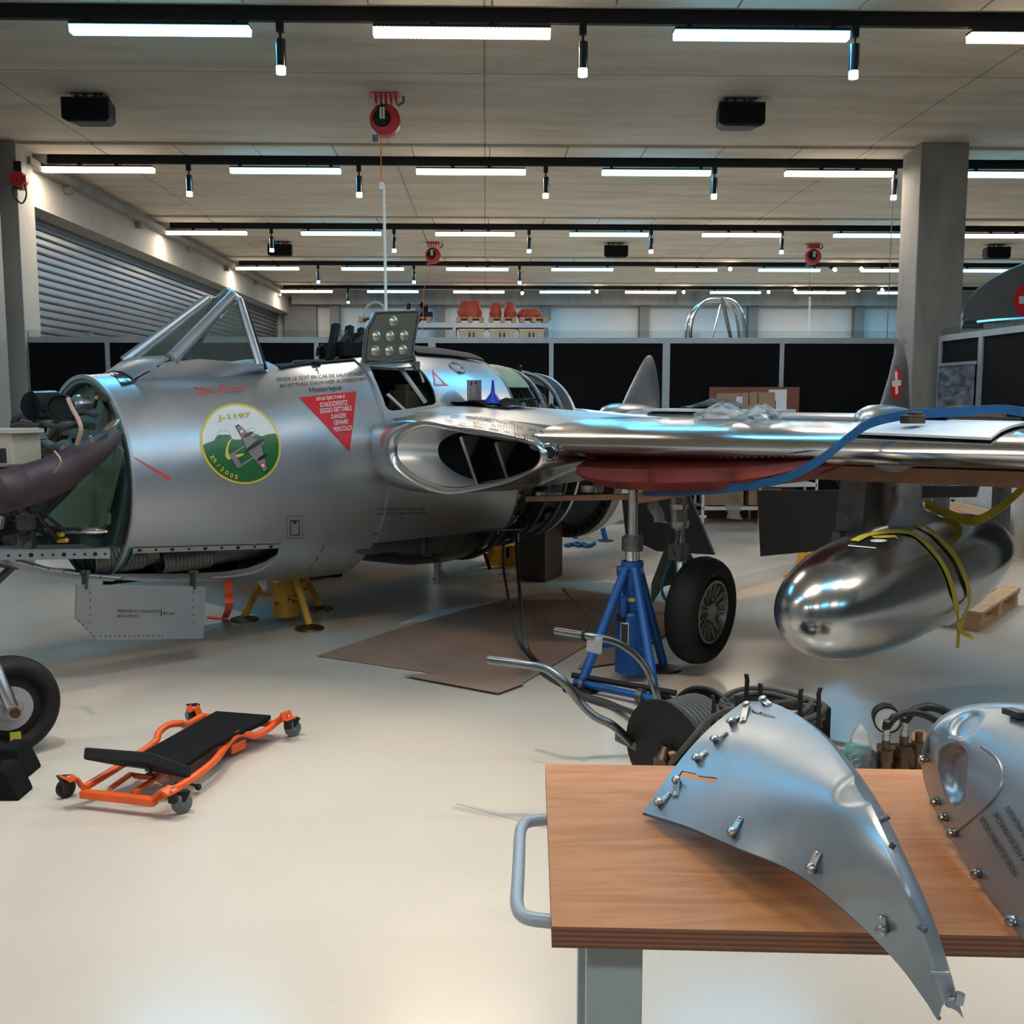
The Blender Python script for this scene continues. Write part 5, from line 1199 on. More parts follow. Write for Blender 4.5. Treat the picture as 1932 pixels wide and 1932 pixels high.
# tripod jacks
def jack(name, label, c, R_, feet, body_r, body_h, top_z, m, ram_r, mid, hubz, footm, extra=None):
    c = V(c); t = thing(name, label, 'jack', c); 
    obj('cylinder_body', MB().lathe(c+V((0,0,.045)), (0,0,1), [(0,.001), (0,body_r), (body_h*.96, body_r), (body_h, body_r*.86), (body_h, .001)], 32), m, t, True)
    obj('ram', MB().cyl(c+V((0,0,body_h)), c+V((0,0,top_z)), ram_r, n=24), M['steel'], t, True)
    for f in feet:
        f = V(f); d = (f-c); d.z = 0; d.normalize(); a = c+V((0,0,hubz))+d*.05; b = f+V((0,0,.03)); w = V((-d.y, d.x, 0))
        lg_ = obj('leg', MB().cyl(a, b, mid, n=16), m, t, True)
        obj('foot_plate', MB().lathe(f+V((0,0,.002)), (0,0,1), [(0,.001), (0,.105), (.012,.10), (.030,.035), (.045,.001)], 28), footm, lg_, True)
        q_ = lerp(b, a, .32); obj('brace', MB().cyl(q_, c+V((0,0,.14 if False else q_.z-.01))+d*body_r*.8, mid*.45, n=10), m, lg_, True)
    return t
yc = fl(540, 1172); yfeet = [fl(461,1170), fl(584,1187), fl(604,1150)]
tj = jack('tripod_jack', 'yellow three-legged jack under the aircraft nose', yc, .5, yfeet, .095, .43, .62, M['yellow'], .035, .026, .56, M['brass'])
obj('collar', MB().lathe(yc+V((0,0,.43)), (0,0,1), [(0,.09), (.05,.09), (.06,.06), (.10,.05), (.10,.001)], 24), M['dsteel'], tj, True)
def facep(c, r, ang, z): return V((c.x+r*sin(ang), c.y-r*cos(ang), z))
a0 = -.55
for w, h, mt_, o in ((.052,.13,M['white'],.001), (.044,.10,M['ink'],.003)):
    obj('rating_plate', MB().box(facep(yc, .0955+o, a0, .37), (w, .004, h), rz=a0), mt_, tj, True)
yb = bvh_of([o for o in tj.children if o.name.startswith('cylinder_body')][0])
m = MB(); P0 = V(yc); m2 = flat_text('HR', 553, 1130, 20, 14, 0); wrap(m, m2, yb, .002, M['ink'], 8); 
if m.v: obj('lettering', m, M['ink'], tj, True, orient=False)
obj('drain_plug', MB().cyl(facep(yc, .09, a0, .15), facep(yc, .105, a0, .15), .014), M['dsteel'], tj, True)
bc_ = fl(1190, 1280); bfeet = [fl(1096,1302), fl(1236,1322), fl(1252,1264)]
tj = jack('tripod_jack', 'blue three-legged jack with tall steel ram under the wing', bc_, .5, bfeet, .095, .36, 1.20, M['blue'], .030, .027, .66, M['black'])
obj('inner_cylinder', MB().cyl(bc_+V((0,0,.36)), bc_+V((0,0,.70)), .055, n=28).cyl(bc_+V((.0,0,.66)), bc_+V((.0,0,.70)), .065, n=28), M['blue'], tj, True)
obj('chrome_collar', MB().cyl(bc_+V((0,0,.70)), bc_+V((0,0,.76)), .042, n=24), M['chrome'], tj, True)
obj('lock_ring', MB().lathe(bc_+V((0,0,.76)), (0,0,1), [(0,.001), (0,.062), (.02,.066), (.075,.066), (.09,.05), (.09,.001)], 10), M['dsteel'], tj, True)
obj('head_pad', MB().cyl(bc_+V((0,0,1.18)), bc_+V((0,0,1.24)), .028, n=16).box(bc_+V((0,0,1.225)), (.12,.12,.03)), M['black'], tj, True)
obj('pivot_tube', MB().cyl(bc_+V((-.09,-.02,.645)), bc_+V((.06,-.02,.645)), .03), M['blue'], tj, True)
obj('yellow_band', MB().cyl(bc_+V((0,0,.47)), bc_+V((0,0,.49)), .0575, n=28), M['ydecal'], tj, True)
obj('pump_socket', MB().cyl(bc_+V((-.06,-.06,.37)), bc_+V((-.06,-.09,.50)), .026), M['blue'], tj, True)
obj('pump_cup', MB().cyl(bc_+V((-.06,-.055,.36)), bc_+V((-.06,-.06,.40)), .032), M['black'], tj, True)
a0 = -.55
for w, h, mt_, o in ((.050,.125,M['white'],.001), (.042,.11,M['ink'],.003)): obj('rating_plate', MB().box(facep(bc_, .0955+o, a0, .29), (w, .004, h), rz=a0), mt_, tj, True)
m = MB(); fa, fb = fl(1090,1287,.055), fl(1225,1318,.055)
m.cyl(fl(1085,1286,.05), fl(1240,1320,.05), .020, n=14); obj('tow_bar', m, M['blue'], tj, True)
obj('tow_clamp', MB().cyl(fl(1096,1291,.05), fl(1102,1292,.05), .036).cyl(fl(1203,1312,.05), fl(1214,1314,.05), .040), M['dsteel'], tj, True)
obj('pump_lever', MB().cyl(fl(1080,1274,.07), fl(1275,1308,.07), .017, n=14), M['black'], tj, True)
# steel-grey block and crates behind the aircraft
c = fl(1020, 1085); w = .36
t = thing('support_block', 'tall dark brown box standing on the floor behind the engine frames', 'box', (c.x, c.y, 0))
p1, p2, p3 = fl(974,1090), fl(1028,1099), fl(1061,1085); hgt = .60
p4 = p1+p3-p2; obj('carcass', MB().prism([p1, p2, p3, p4], V((0,0,hgt))), M['dwood'], t, True, bevel=.004)
obj('top_board', MB().prism([lerp(p, (p1+p3)/2, -.02)+V((0,0,hgt)) for p in (p1, p2, p3, p4)], V((0,0,.02))), M['dwood'], t, True)
p = fl(952, 1068); t = thing('small_crate', 'small ochre crate on the floor left of the tall dark box', 'crate', (p.x, p.y+.12, 0))
obj('crate_body', MB().box((p.x-.0, p.y+.14, .10), (.34, .25, .20)), M['yellow'], t, True, bevel=.004); obj('crate_clip', MB().box((p.x+.03, p.y+.012, .13), (.03, .012, .10)), M['black'], t, True)
p = fl(950, 1083, .0); single('red_tag', 'small red tag on the floor in front of the ochre crate', 'tag', MB().box((p.x, p.y, .004), (.09, .06, .006)), M['red'])
# blue trestle and blue rope behind
t = thing('blue_trestle', 'blue steel stand behind the aircraft tail cone', 'stand', fl(1130,1010))
a, b = fl(1143,1021), fl(1085,1016)
obj('frame', MB().cyl(a, a+V((-.18,.1,.75)), .03).cyl(a+V((-.06,.03,.22)), b+V((0,0,.20)), .03).cyl(b+V((0,0,0)), b+V((.12,0,.75)), .03), M['blue'], t, True)
obj('foot', MB().lathe(a, (0,0,1), [(0,.001), (0,.09), (.012,.09), (.02,.001)], 20), M['dsteel'], t, True)
random.seed(2); P = [fl(x, y, .02) for x, y in ((1066,1029), (1080,1026), (1092,1030), (1100,1025), (1112,1029), (1122,1024), (1108,1031), (1090,1024), (1070,1030))]
single('blue_rope', 'blue strap coiled loosely on the floor by the blue stand', 'strap', MB().tube(catmull(P, 4), .018, 8), M['bstrap'])
# yellow foot of a stand beyond the tank
t = thing('yellow_stand', 'yellow stand with round foot, behind the drop tank nose', 'jack', fl(1500,1088))
a = fl(1500,1088); obj('foot', MB().lathe(a, (0,0,1), [(0,.001), (0,.11), (.02,.10), (.03,.001)], 24), M['yellow'], t, True)
obj('leg', MB().cyl(a+V((.01,0,.02)), a+V((.28,.15,.75)), .035), M['yellow'], t, True); obj('brace', MB().cyl(a+V((.10,.04,.18)), a+V((.55,.3,.40)), .025), M['yellow'], t, True)
obj('post', MB().cyl(a+V((.55,.3,0)), a+V((.55,.3,.9)), .045), M['yellow'], t, True)
# rear shelving and cartons in front of the partition
t = thing('storage_rack', 'low white rack with brown cartons, seen below the wing', 'shelf', (3.2, 13.4, 0))
q0, q1 = atY(1320, 960, 13.3).x, atY(1530, 960, 13.3).x
fr2 = MB(); tz1 = atY(1420, 779, 13.2).z-.02
for z in (.20, .50, tz1-.04): fr2.box(((q0+q1)/2, 13.1, z), (q1-q0, .03, .035)).box(((q0+q1)/2, 13.6, z), (q1-q0, .03, .035)).box(((q0+q1)/2, 13.35, z+.02), (q1-q0, .5, .01))
for x in (q0, lerp(q0, q1, .5), q1):
    for y in (13.1, 13.6): fr2.box((x, y, tz1/2), (.03, .03, tz1-.01))
obj('frame', fr2, M['white'], t, True)
cg = 'cartons on the low white rack'
for k, (x0, x1, z0, h) in enumerate(((1325,1372,.54,.42), (1376,1430,.54,.40), (1434,1490,.54,.42), (1330,1400,.24,.20), (1410,1470,.24,.22))):
    a, b = atY(x0, 960, 13.2).x, atY(x1, 960, 13.2).x
    single('carton', 'brown carton on the %s shelf of the low white rack, %s' % ('upper' if k < 3 else 'lower', ['left', 'middle', 'right', 'left', 'right'][k]), 'carton', MB().box(((a+b)/2, 13.35, z0+h/2), (b-a, .42, h)).box(((a+b)/2, 13.138, z0+h/2), ((b-a)*.25, .003, h*.35)), M['box'], group=cg)
# brown board and cartons showing above the wing in front of the partition
a, b = atY(1343, 730, 13.6), atY(1513, 780, 13.6)
single('hardboard_panel', 'brown board leaning on the partition behind the cartons', 'board', MB().box(((a.x+b.x)/2, 13.75, (a.z)/2), (b.x-a.x, .03, a.z)), mat('red_brown_board', (.19,.07,.045), .6))
for k, (x0, x1, yt, mm, lab) in enumerate(((1362,1397,742,'box','brown carton with white label above the wing, leftmost'), (1399,1412,741,'box','narrow brown carton above the wing between wider ones'), (1414,1429,741,'box','brown carton beside the narrow one, right neighbour'), (1431,1462,740,'box','brown carton above the wing left of the white box'), (1464,1484,756,'white','lower white carton, rightmost above the wing'), (1462,1484,735,'white','upper white box on the lower white carton'))):
    l_, r_, zt_ = atY(x0, 760, 13.1).x, atY(x1, 760, 13.1).x, atY(1400, yt, 13.1).z
    z0 = tz1 if k < 5 else atY(1400, 756, 13.1).z+.001
    mb = MB().box(((l_+r_)/2, 13.25, (z0+zt_)/2), (r_-l_, .3, zt_-z0)); single('carton', lab, 'carton', mb, M[mm], group='cartons above the wing')
    if k in (0,): single('paper_sheet', 'white delivery note leaning on the leftmost carton', 'paper', MB().box((l_+.08, 13.085, tz1+.08), (.13, .006, .16)).box((l_+.22, 13.09, tz1+.18), (.08, .004, .10)), M['sheet'])
# right rear: white counter, dark shelf, orange carton, pallets
t = thing('white_counter', 'white cupboard block behind the drop tank at right', 'cabinet', (5.68, 10.9, 0))
obj('body', MB().box((5.68, 10.9, .42), (.40, 3.0, .84)), M['white'], t, True, bevel=.005)
for z in (.72, .58, .44):
    dr_ = obj('drawer', MB().box((5.47, 11.95, z), (.02, .7, .12)), M['sheet'], t, True)
    kn_ = obj('knob', MB().cyl((5.43, 11.75, z), (5.46, 11.75, z), .014), M['black'], dr_, True)
a, b = atY(1660, 950, 12.4), atY(1740, 950, 12.4)
single('dark_cabinet', 'dark red-brown cabinet left of the white cupboard, behind pylon', 'cabinet', MB().box(((a.x+b.x)/2, 12.6, .42), (b.x-a.x, .4, .84)).box((a.x+.3, 12.39, .42), (.03, .02, .84)), mat('dark_brown_board', (.055,.03,.028), .6))
a = atY(1850, 775, 9.8); tt = thing('orange_carton', 'orange brown open carton at right above the wing', 'carton', (a.x, 9.8, 0))
obj('tray', MB().box((a.x-.0, 9.9, 1.50), (.46, .30, .10)), mat('orange_card', (.38,.14,.05), .7), tt, True)
obj('load', MB().box((a.x+.24, 9.8, 1.53), (.12, .12, .08)), M['blackgl'], tt, True)
obj('stand', MB().box((a.x, 9.9, 1.43), (.7, .4, .03)).box((a.x-.3, 9.9, .71), (.04, .3, 1.42)).box((a.x+.3, 9.9, .71), (.04, .3, 1.42)), M['dsteel'], tt, True)
pl = fl(1812, 1170); PW = 'wooden pallets on the floor at right'
pt_ = pallet((pl.x+.03, pl.y+.32, .0), -pi/4+.1, 'pallet on the floor under the rear of the drop tank', .8, 1.2, group=None)
q_ = fl(1890, 1030); base2 = pallet((5.12, 11.0, 0), 0, 'bottom pallet of stack at right edge behind drop tank', .6, 1.2)
dup(base2, (5.11, 10.98, .1445), .02, 'middle pallet of stack at right edge behind drop tank'); dup(base2, (5.13, 11.01, .289), -.02, 'top pallet of stack at right edge behind drop tank')
# stored tail fin with cross beyond the right partition
t = thing('stored_fin', 'dark stored tail fin with red and white roundel at upper right', 'aircraft part', (8.0, 13.6, 0))
Yf = 13.4
po = catmull([atY(x, y, Yf) for x, y in ((1822,604), (1826,580), (1834,560), (1850,543), (1880,522), (1930,498), (1990,480), (2040,520), (2050,604))], 4)
fo = obj('fin', MB().prism(po, V((0,.10,0))), mat('dark_skin', (.17,.18,.18), .45, .5), t, True)
fbv = bvh_of(fo); m = MB(); wrap(m, flat_poly([(1943+30*cos(k*pi/18), 567+35*sin(k*pi/18)) for k in range(36)]), fbv, .004, M['rdecal'], 40); wrap(m, flat_poly([(1922,559), (1970,559), (1970,573), (1922,573)]), fbv, .008, M['wdecal'], 40)
obj('roundel', m, None, t, True, orient=False)
obj('tailplane_edge', MB().rings([[atY(x, y+dy, 12.6+dz) for dy, dz in ((-4,0), (0,-.05), (4,0), (3,.5), (-3,.5))] for x, y in ((1843,609), (1870,606), (1960,600), (2040,596))], True, True), M['skin'], t, True)
obj('cradle', MB().box((atY(1900,604,13.3).x, 13.4, 1.2), (.1,.6,2.35)).box((atY(2000,604,13.3).x, 13.4, 1.2), (.1,.6,2.35)), M['wood'], t, True)
single('dark_wedge', 'dark sloping cover between the column and the stored fin', 'cover', MB().prism([atY(x, y, 14.6) for x, y in ((1815,620), (1818,606), (1838,595), (1852,580), (1856,596), (1856,620))], V((0,.5,0))).box((atY(1835,610,14.8).x, 14.85, 1.2), (.4,.4,2.35)), M['dsteel'])
# fuel hoses hanging from the belly to the cart
def hose(name, lab, P, r=.012, m=M['hose'], n=7): return single(name, lab, 'hose', MB().tube(catmull(P, n), r, 10), m)
hose('hydraulic_hose', 'thinner black hose hanging from the belly, left of the pair', [acB(952,1000,.5), acB(949,1060,.55), acB(956,1110,.6), fl(975,1200,.25), fl(1000,1240,.03), fl(1030,1275,.014), fl(1090,1306,.014), fl(1150,1325,.014), fl(1205,1352,.05)], .011)
hose('hydraulic_hose', 'thicker black hose hanging from the belly, right of the pair', [acB(974,1005,.5), acB(976,1060,.55), acB(980,1110,.6), fl(988,1200,.25), fl(1010,1246,.05), fl(1050,1272,.014), fl(1100,1312,.02), fl(1160,1332,.03), fl(1215,1352,.08)], .015)
p = acB(974, 1005, .5); single('hose_coupling', 'bright steel coupling on the thicker belly hose', 'coupling', MB().cyl(acB(975,1008,.49), acB(975,1022,.51), .02), M['chrome'])
# orange ribbon
a = acB(424,1096,.2); b = fl(418,1168,.004)
m = MB().sheet([[q_, q_+AFT*.06] for q_ in catmull([a, acB(424,1120,.2), acB(425,1145,.22), V(b)], 4)], .003).sheet([[q_, q_+V((.02,.05,.0))] for q_ in catmull([V(b), fl(405,1167,.006), fl(388,1164,.012)], 4)], .003)
single('orange_ribbon', 'orange fabric ribbon hanging from the nose belly to the floor', 'ribbon', m, M['rope'])
# nose wheel at left edge on black chocks
nc = fl(8, 1432, 0); nx = V((nc.x+.0, nc.y+.05, .235)); nax = V((.62,-.78,0)).normalized()
t = thing('nose_wheel', 'aircraft wheel with grey fork at the left edge of the picture', 'wheel', (nx.x, nx.y, 0))
obj('tyre', tyre(nx, nax, .232, .16, .10), M['rubber'], t, True)
obj('hub_disc', MB().lathe(nx, nax, [(.05,.105), (.062,.10), (.058,.06), (.07,.05), (.07,.001)], 32).cyl(nx-nax*.07, nx+nax*.04, .10), M['alu'], t, True)
obj('fork', MB().tube([nx+nax*.11+V((0,0,.01)), nx+nax*.11+V((-.06,0,.18)), nx+nax*.03+V((-.15,.02,.42)), nx+V((-.2,.05,.8))], [.028,.03,.035,.04], 12).cyl(nx+nax*.06, nx+nax*.14, .032), M['steel'], t, True)
obj('axle_bolt', MB().cyl(nx+nax*.12, nx+nax*.155, .022), M['brass'], t, True)
obj('tow_tag', MB().box(nx+nax*.09+V((.02,-.02,-.12)), (.045,.006,.05), rz=.3), M['ydecal'], t, True, label='small yellow tag')
for k, (x, y, s_, lab) in enumerate(((14,1468,.13,'black wheel chock standing behind the nose wheel tyre'), (-6,1512,.13,'black wheel chock at the left edge, nearer one'))):
    q_ = fl(x, y); single('wheel_chock', lab, 'chock', MB().rings([[V((q_.x-.10, q_.y+dy, 0)), V((q_.x+.09, q_.y+dy, 0)), V((q_.x+.08, q_.y+dy, .03)), V((q_.x+.035, q_.y+dy, s_)), V((q_.x-.03, q_.y+dy, s_))] for dy in (0, .14)], True, True, False), M['cloth'], bevel=.008, group=None)
# ------------------------------------------------------------------ creeper
def CR(x, y, z): return atZ(x, y, z)
t = thing('mechanic_creeper', 'orange framed mechanic creeper with black pad on the floor', 'creeper', fl(340,1440))
r_ = .013
rR = catmull([CR(290,1508,.07), CR(345,1480,.075), CR(400,1440,.08), CR(424,1410,.08), CR(437,1394,.105), CR(455,1383,.108), CR(470,1386,.09), CR(482,1388,.075), CR(505,1376,.075), CR(520,1364,.08), CR(535,1353,.12)], 5)
rL = catmull([CR(158,1487,.07), CR(230,1443,.075), CR(290,1402,.08), CR(300,1382,.11), CR(318,1368,.13), CR(340,1365,.125), CR(350,1368,.09), CR(380,1352,.09)], 5)
for P_ in (rR, rL): obj('side_rail', MB().tube(P_, .0165, 10), M['orange'], t, True)
obj('cross_rail', MB().beam(CR(155,1497,.06), CR(294,1513,.06), .035, .028), M['orange'], t, True)
obj('cross_rail', MB().beam(CR(380,1352,.07), CR(520,1366,.07), .03, .028), M['orange'], t, True)
obj('cross_rail', MB().beam(CR(255,1462,.055), CR(300,1466,.055), .03, .02), M['orange'], t, True)
for a, b in (((208,1488), (330,1400)), ((255,1494), (370,1415))): obj('centre_rail', MB().beam(CR(*a, .055), CR(*b, .055), .02, .012), M['orange'], t, True)
def pad(px, z, th): 
    mb = MB(); mb.prism([CR(x, y, z) for x, y in px], V((0,0,-th))); return mb
obj('body_pad', pad(((268,1418), (408,1340), (512,1348), (503,1357), (408,1402), (343,1446)), .125, .022), M['cloth'], t, True, bevel=.008)
hp = [CR(157,1415,.20), CR(284,1420,.20), CR(365,1442,.115), CR(300,1400,.13)]
h0, h1, h2, h3 = CR(158,1409,.225), CR(286,1419,.215), CR(362,1446,.13), CR(265,1420,.13)
obj('headrest_pad', MB().prism([h0, h1, h2, h3], V((.0,-.02,-.045))), M['black'], t, True, bevel=.008)
obj('headrest_strut', MB().beam(CR(248,1452,.15), CR(252,1464,.06), .006, .01).beam(CR(280,1452,.15), CR(292,1468,.06), .006, .01), M['black'], t, True)
obj('hinge_plate', MB().beam(CR(240,1450,.16), CR(275,1455,.155), .012, .02), M['chrome'], t, True)
obj('adjuster_lever', MB().tube([CR(330,1478,.045), CR(362,1480,.035), CR(374,1484,.03)], .006, 8).ball(CR(374,1485,.03), .014), M['black'], t, True)
obj('leg_bracket', MB().beam(CR(436,1414,.045), CR(462,1402,.045), .012, .045), M['orange'], t, True)
for (cx, cy, hx, hy, hz) in ((125,1490,128,1468,.13), (344,1520,326,1492,.115), (553,1375,543,1353,.125), (365,1348,363,1337,.13)):
    g_ = fl(cx, cy+14 if cx != 365 else 1362); R_c = .040; cc = V((g_.x, g_.y, R_c)); w_ax = V((.62,-.78,0)) if cx > 300 else V((.8,-.6,0)); w_ax.normalize()
    cw_ = obj('caster_wheel', MB().lathe(cc, w_ax, [(-.013,.001), (-.014,.034), (-.009,R_c), (.009,R_c), (.014,.034), (.014,.001)], 24).cyl(cc-w_ax*.02, cc+w_ax*.02, .011), M['caster'] if cx > 300 else M['black'], t, True)
    top_ = CR(hx, hy, hz)
    fk_ = obj('caster_fork', MB().prism([cc+w_ax*.018, cc+w_ax*.018+V((-.03,0,.05)), cc+w_ax*.018+V((.03,0,.055))], -w_ax*.036).cyl(V((top_.x, top_.y, .07)), V((top_.x, top_.y, hz-.01)), .02), M['black'], t, True); cw_.parent = fk_
    obj('caster_bolt', MB().cyl(V((top_.x, top_.y, hz)), V((top_.x, top_.y, hz+.012)), .011, n=6), M['chrome'], t, True)
    near = min([rR[0], rL[0], rR[-1], rL[-1]], key=lambda p: (p-top_).length)
    m = MB(); path = [V((near.x, near.y, near.z)), lerp(near, top_, .5)+V((0,0,.03)), V((top_.x, top_.y, hz-.004)), V((top_.x, top_.y, hz-.004))+(top_-near).normalized()*.025]
    C = catmull(path[:3], 4) + [path[3]]; d_ = (top_-near); d_.z = 0; d_.normalize(); sd_ = V((-d_.y, d_.x, 0))
    m.sheet([[p-sd_*.03, p+sd_*.03] for p in C], .008); obj('corner_plate', m, M['orange'], t, True)
# ------------------------------------------------------------------ hose reel trolley
t = thing('reel_trolley', 'black drum hose reel on a trolley with bent steel handles', 'hose reel', fl(1290,1440))
RC = atZ(1252, 1412, .30); rax = (V((.60,.50,-.0))).normalized()   # axis towards back right
print('RC', RC)
R_d = .185; Lw = .26; F_ = RC; B2 = RC+rax*Lw
obj('drum_plate', MB().lathe(F_, rax, [(-.006,.001), (-.006,R_d*.98), (0,R_d), (.010,R_d), (.010,.001)], 48), M['black'], t, True)
obj('drum_plate', MB().lathe(B2, rax, [(0,.001), (0,R_d), (.012,R_d), (.012,.001)], 48), M['black'], t, True)
obj('drum_rim', MB().tube([F_+(rax.orthogonal().normalized()*cos(a)+rax.cross(rax.orthogonal().normalized())*sin(a))*R_d for a in [2*pi*k/48 for k in range(48)]], .007, 8, closed=True).tube([B2+(rax.orthogonal().normalized()*cos(a)+rax.cross(rax.orthogonal().normalized())*sin(a))*R_d for a in [2*pi*k/48 for k in range(48)]], .011, 8, closed=True), M['black'], t, True)
u = rax.orthogonal().normalized(); w_ = rax.cross(u); m = MB(); C = []
for k in range(24*9+1):
    a = 2*pi*k/24; C.append(F_+rax*(.025+ (Lw-.05)*k/(24*9)) + (u*cos(a)+w_*sin(a))*.160)
m.tube(C, .0135, 8); obj('wound_hose', m, M['hose'], t, True); obj('core', MB().cyl(F_, B2, .147, n=32), M['hose'], t, True)
obj('hub', MB().lathe(F_, -rax, [(0,.05), (.012,.048), (.016,.001)], 28).cyl(F_, F_-rax*.05, .022), M['black'], t, True)
obj('swivel_joint', MB().cyl(F_-rax*.04+V((.03,0,0)), F_-rax*.10+V((.05,-.02,-.03)), .022).cyl(F_-rax*.06+V((.06,0,-.02)), F_-rax*.06+V((.11,-.0,-.01)), .025), M['brass'], t, True)
hd1 = catmull([atZ(922,1245,.62), atZ(985,1253,.62), atZ(1030,1262,.60), atZ(1062,1285,.56), atZ(1090,1320,.48), atZ(1120,1350,.42), atZ(1155,1368,.38), atZ(1185,1395,.30), atZ(1205,1422,.22)], 6)
obj('handle_tube', MB().tube(hd1, .0165, 14), M['tube'], t, True)
hd2 = catmull([atZ(1048,1190,.60), atZ(1110,1200,.60), atZ(1160,1210,.57), atZ(1200,1236,.50), atZ(1225,1270,.42), atZ(1237,1305,.34), atZ(1244,1330,.26), atZ(1262,1352,.2)], 6)
obj('handle_tube', MB().tube(hd2, .0165, 14), M['tube'], t, True)
hh = hd2[:]; a = atZ(1108,1200,.60); d = (atZ(1135,1204,.60)-a)
obj('handle_plate', MB().prism([a, atZ(1137,1204,.60), atZ(1135,1233,.52), atZ(1131,1235,.515), atZ(1106,1228,.53)], V((0,.008,0))), M['handle'], t, True)
obj('grip_ring', MB().cyl(atZ(1101,1199,.60), atZ(1105,1199.6,.60), .024), M['black'], t, True)
m = MB(); q0_ = atZ(1163,1390,.30); m.beam(q0_, atZ(1238,1428,.24), .012, .03).beam(q0_, atZ(1172,1380,.30), .012, .03)
m.beam(V((F_.x-.1, F_.y-.02, .02)), V((F_.x+.30, F_.y+.26, .02)), .03, .03).beam(F_-rax*.03, V((F_.x-.02, F_.y-.03, .01)), .03, .02).beam(B2+rax*.03, V((B2.x+.02, B2.y, .01)), .03, .02).beam(V((F_.x-.1, F_.y-.02, .02)), hd1[-1], .02, .02).beam(V((B2.x-.1, B2.y-.02, .02)), hd2[-1], .02, .02)
obj('base_frame', m, M['dsteel'], t, True)
m = MB(); m.cyl(V((F_.x-.12, F_.y-.0, .05)), V((F_.x-.10, F_.y+.02, .05)), .05).cyl(V((B2.x+.12, B2.y, .05)), V((B2.x+.14, B2.y+.02, .05)), .05); obj('small_wheel', m, M['rubber'], t, True)
# coil stand behind
t = thing('hose_coil_stand', 'black stand with upright prongs holding a coiled hose', 'hose stand', fl(1460,1420))
CC = atZ(1452, 1330, .46); print('CC', CC); Rc = .20
for k, (x, y, zt_) in enumerate(((1408,1272,.62), (1434,1290,.60), (1390,1312,.58), (1512,1300,.60), (1548,1298,.60), (1345,1312,.56))):
    a = atZ(x, y, zt_); b_ = V((a.x, a.y, zt_-.17)); dirc = (V((CC.x, CC.y, 0))-V((a.x, a.y, 0))).normalized()
    obj('prong', MB().beam(a, a-V((0,0,.03))+dirc*.01, .016, .006).beam(a-V((0,0,.025))+dirc*.008, b_, .016, .006).beam(b_, V((lerp(b_.x, CC.x, .5), lerp(b_.y, CC.y, .5), b_.z)), .016, .006), M['black'], t, True)
m = MB(); random.seed(4); C = []
for k in range(26*6+1):
    a = 2*pi*k/26; rr_ = Rc*(.86+.12*sin(k*.11)); C.append(V((CC.x+rr_*cos(a)*1.05, CC.y+rr_*sin(a)*1.0, CC.z-.06+.075*k/156+.008*sin(k*.7))))
m.tube(C, .0105, 8); obj('coiled_hose', m, M['hose'], t, True)
obj('hose_tail', MB().tube(catmull([C[-1], atZ(1400,1335,.52), atZ(1360,1345,.50), atZ(1330,1365,.46), atZ(1300,1400,.40), atZ(1270,1435,.32), atZ(1262,1450,.2)], 6), .011, 8), M['hose'], t, True)
obj('stand_post', MB().box((CC.x+.20, CC.y-.02, CC.z/2), (.05,.05,CC.z)).box((CC.x-.15, CC.y, CC.z/2), (.05,.05,CC.z)).box((CC.x, CC.y, .03), (.5,.3,.04)).box((CC.x, CC.y, CC.z-.10), (.42,.06,.03)), M['black'], t, True)
obj('white_cap', MB().box(atZ(1507,1357,.42), (.05,.03,.06)), M['white'], t, True)
# gas cylinder lying, gauge and couplings
gp0, gp1 = atZ(1562, 1421, .30), atZ(1657, 1440, .30)
t = thing('gas_cylinder', 'dark gas bottle with teal band lying behind the workbench', 'gas bottle', (gp0.x, gp0.y, 0))
axg = (gp1-gp0).normalized(); rg_ = .052; Lg = (gp1-gp0).length
gm_ = obj('bottle', MB().lathe(gp0, axg, [(0,.001), (.0,rg_), (Lg-.045,rg_), (Lg-.02,rg_*.85), (Lg-.004,.03), (Lg,.001)], 32), mat('bottle_grey', (.05,.055,.06), .4), t, True)
obj('band', MB().lathe(gp0+axg*Lg*.36, axg, [(0,rg_+.001), (0,rg_+.002), (Lg*.38,rg_+.002), (Lg*.38,rg_+.001)], 32), M['teal'], t, True)
gbv = bvh_of([o for o in t.children if o.name.startswith('band')][0]); m = MB(); wrap(m, flat_text('LLE', 1614, 1436, 30, 16, 1.25), gbv, .0015, M['wdecal'], 10); 
if m.v: obj('lettering', m, None, t, True, orient=False)
obj('trestle', MB().box((gp0.x+.02, gp0.y, .124), (.03,.10,.248)).box((gp0.x+Lg-.05, gp0.y-.02, .124), (.03,.10,.248)), M['dsteel'], t, True)
t = thing('pressure_gauge_set', 'round pressure gauge with brass couplings and black hoses behind workbench', 'gauge', (atZ(1700,1440,.3).x, atZ(1700,1440,.3).y, 0))
gc = atZ(1674, 1358, .42); gax = V((-.25,-1,.05)).normalized()
obj('gauge_body', MB().lathe(gc, gax, [(-.07,.001), (-.07,.05), (0,.052), (.008,.052), (.008,.046)], 32), M['black'], t, True)
obj('gauge_face', MB().cyl(gc, gc+gax*.003, .047, n=32), M['white'], t, True); obj('gauge_needle', MB().beam(gc+gax*.006, gc+gax*.006+V((.02,0,.028)), .003, .003).box(gc+gax*.005+V((0,0,-.015)), (.02,.004,.006)), M['ink'], t, True)
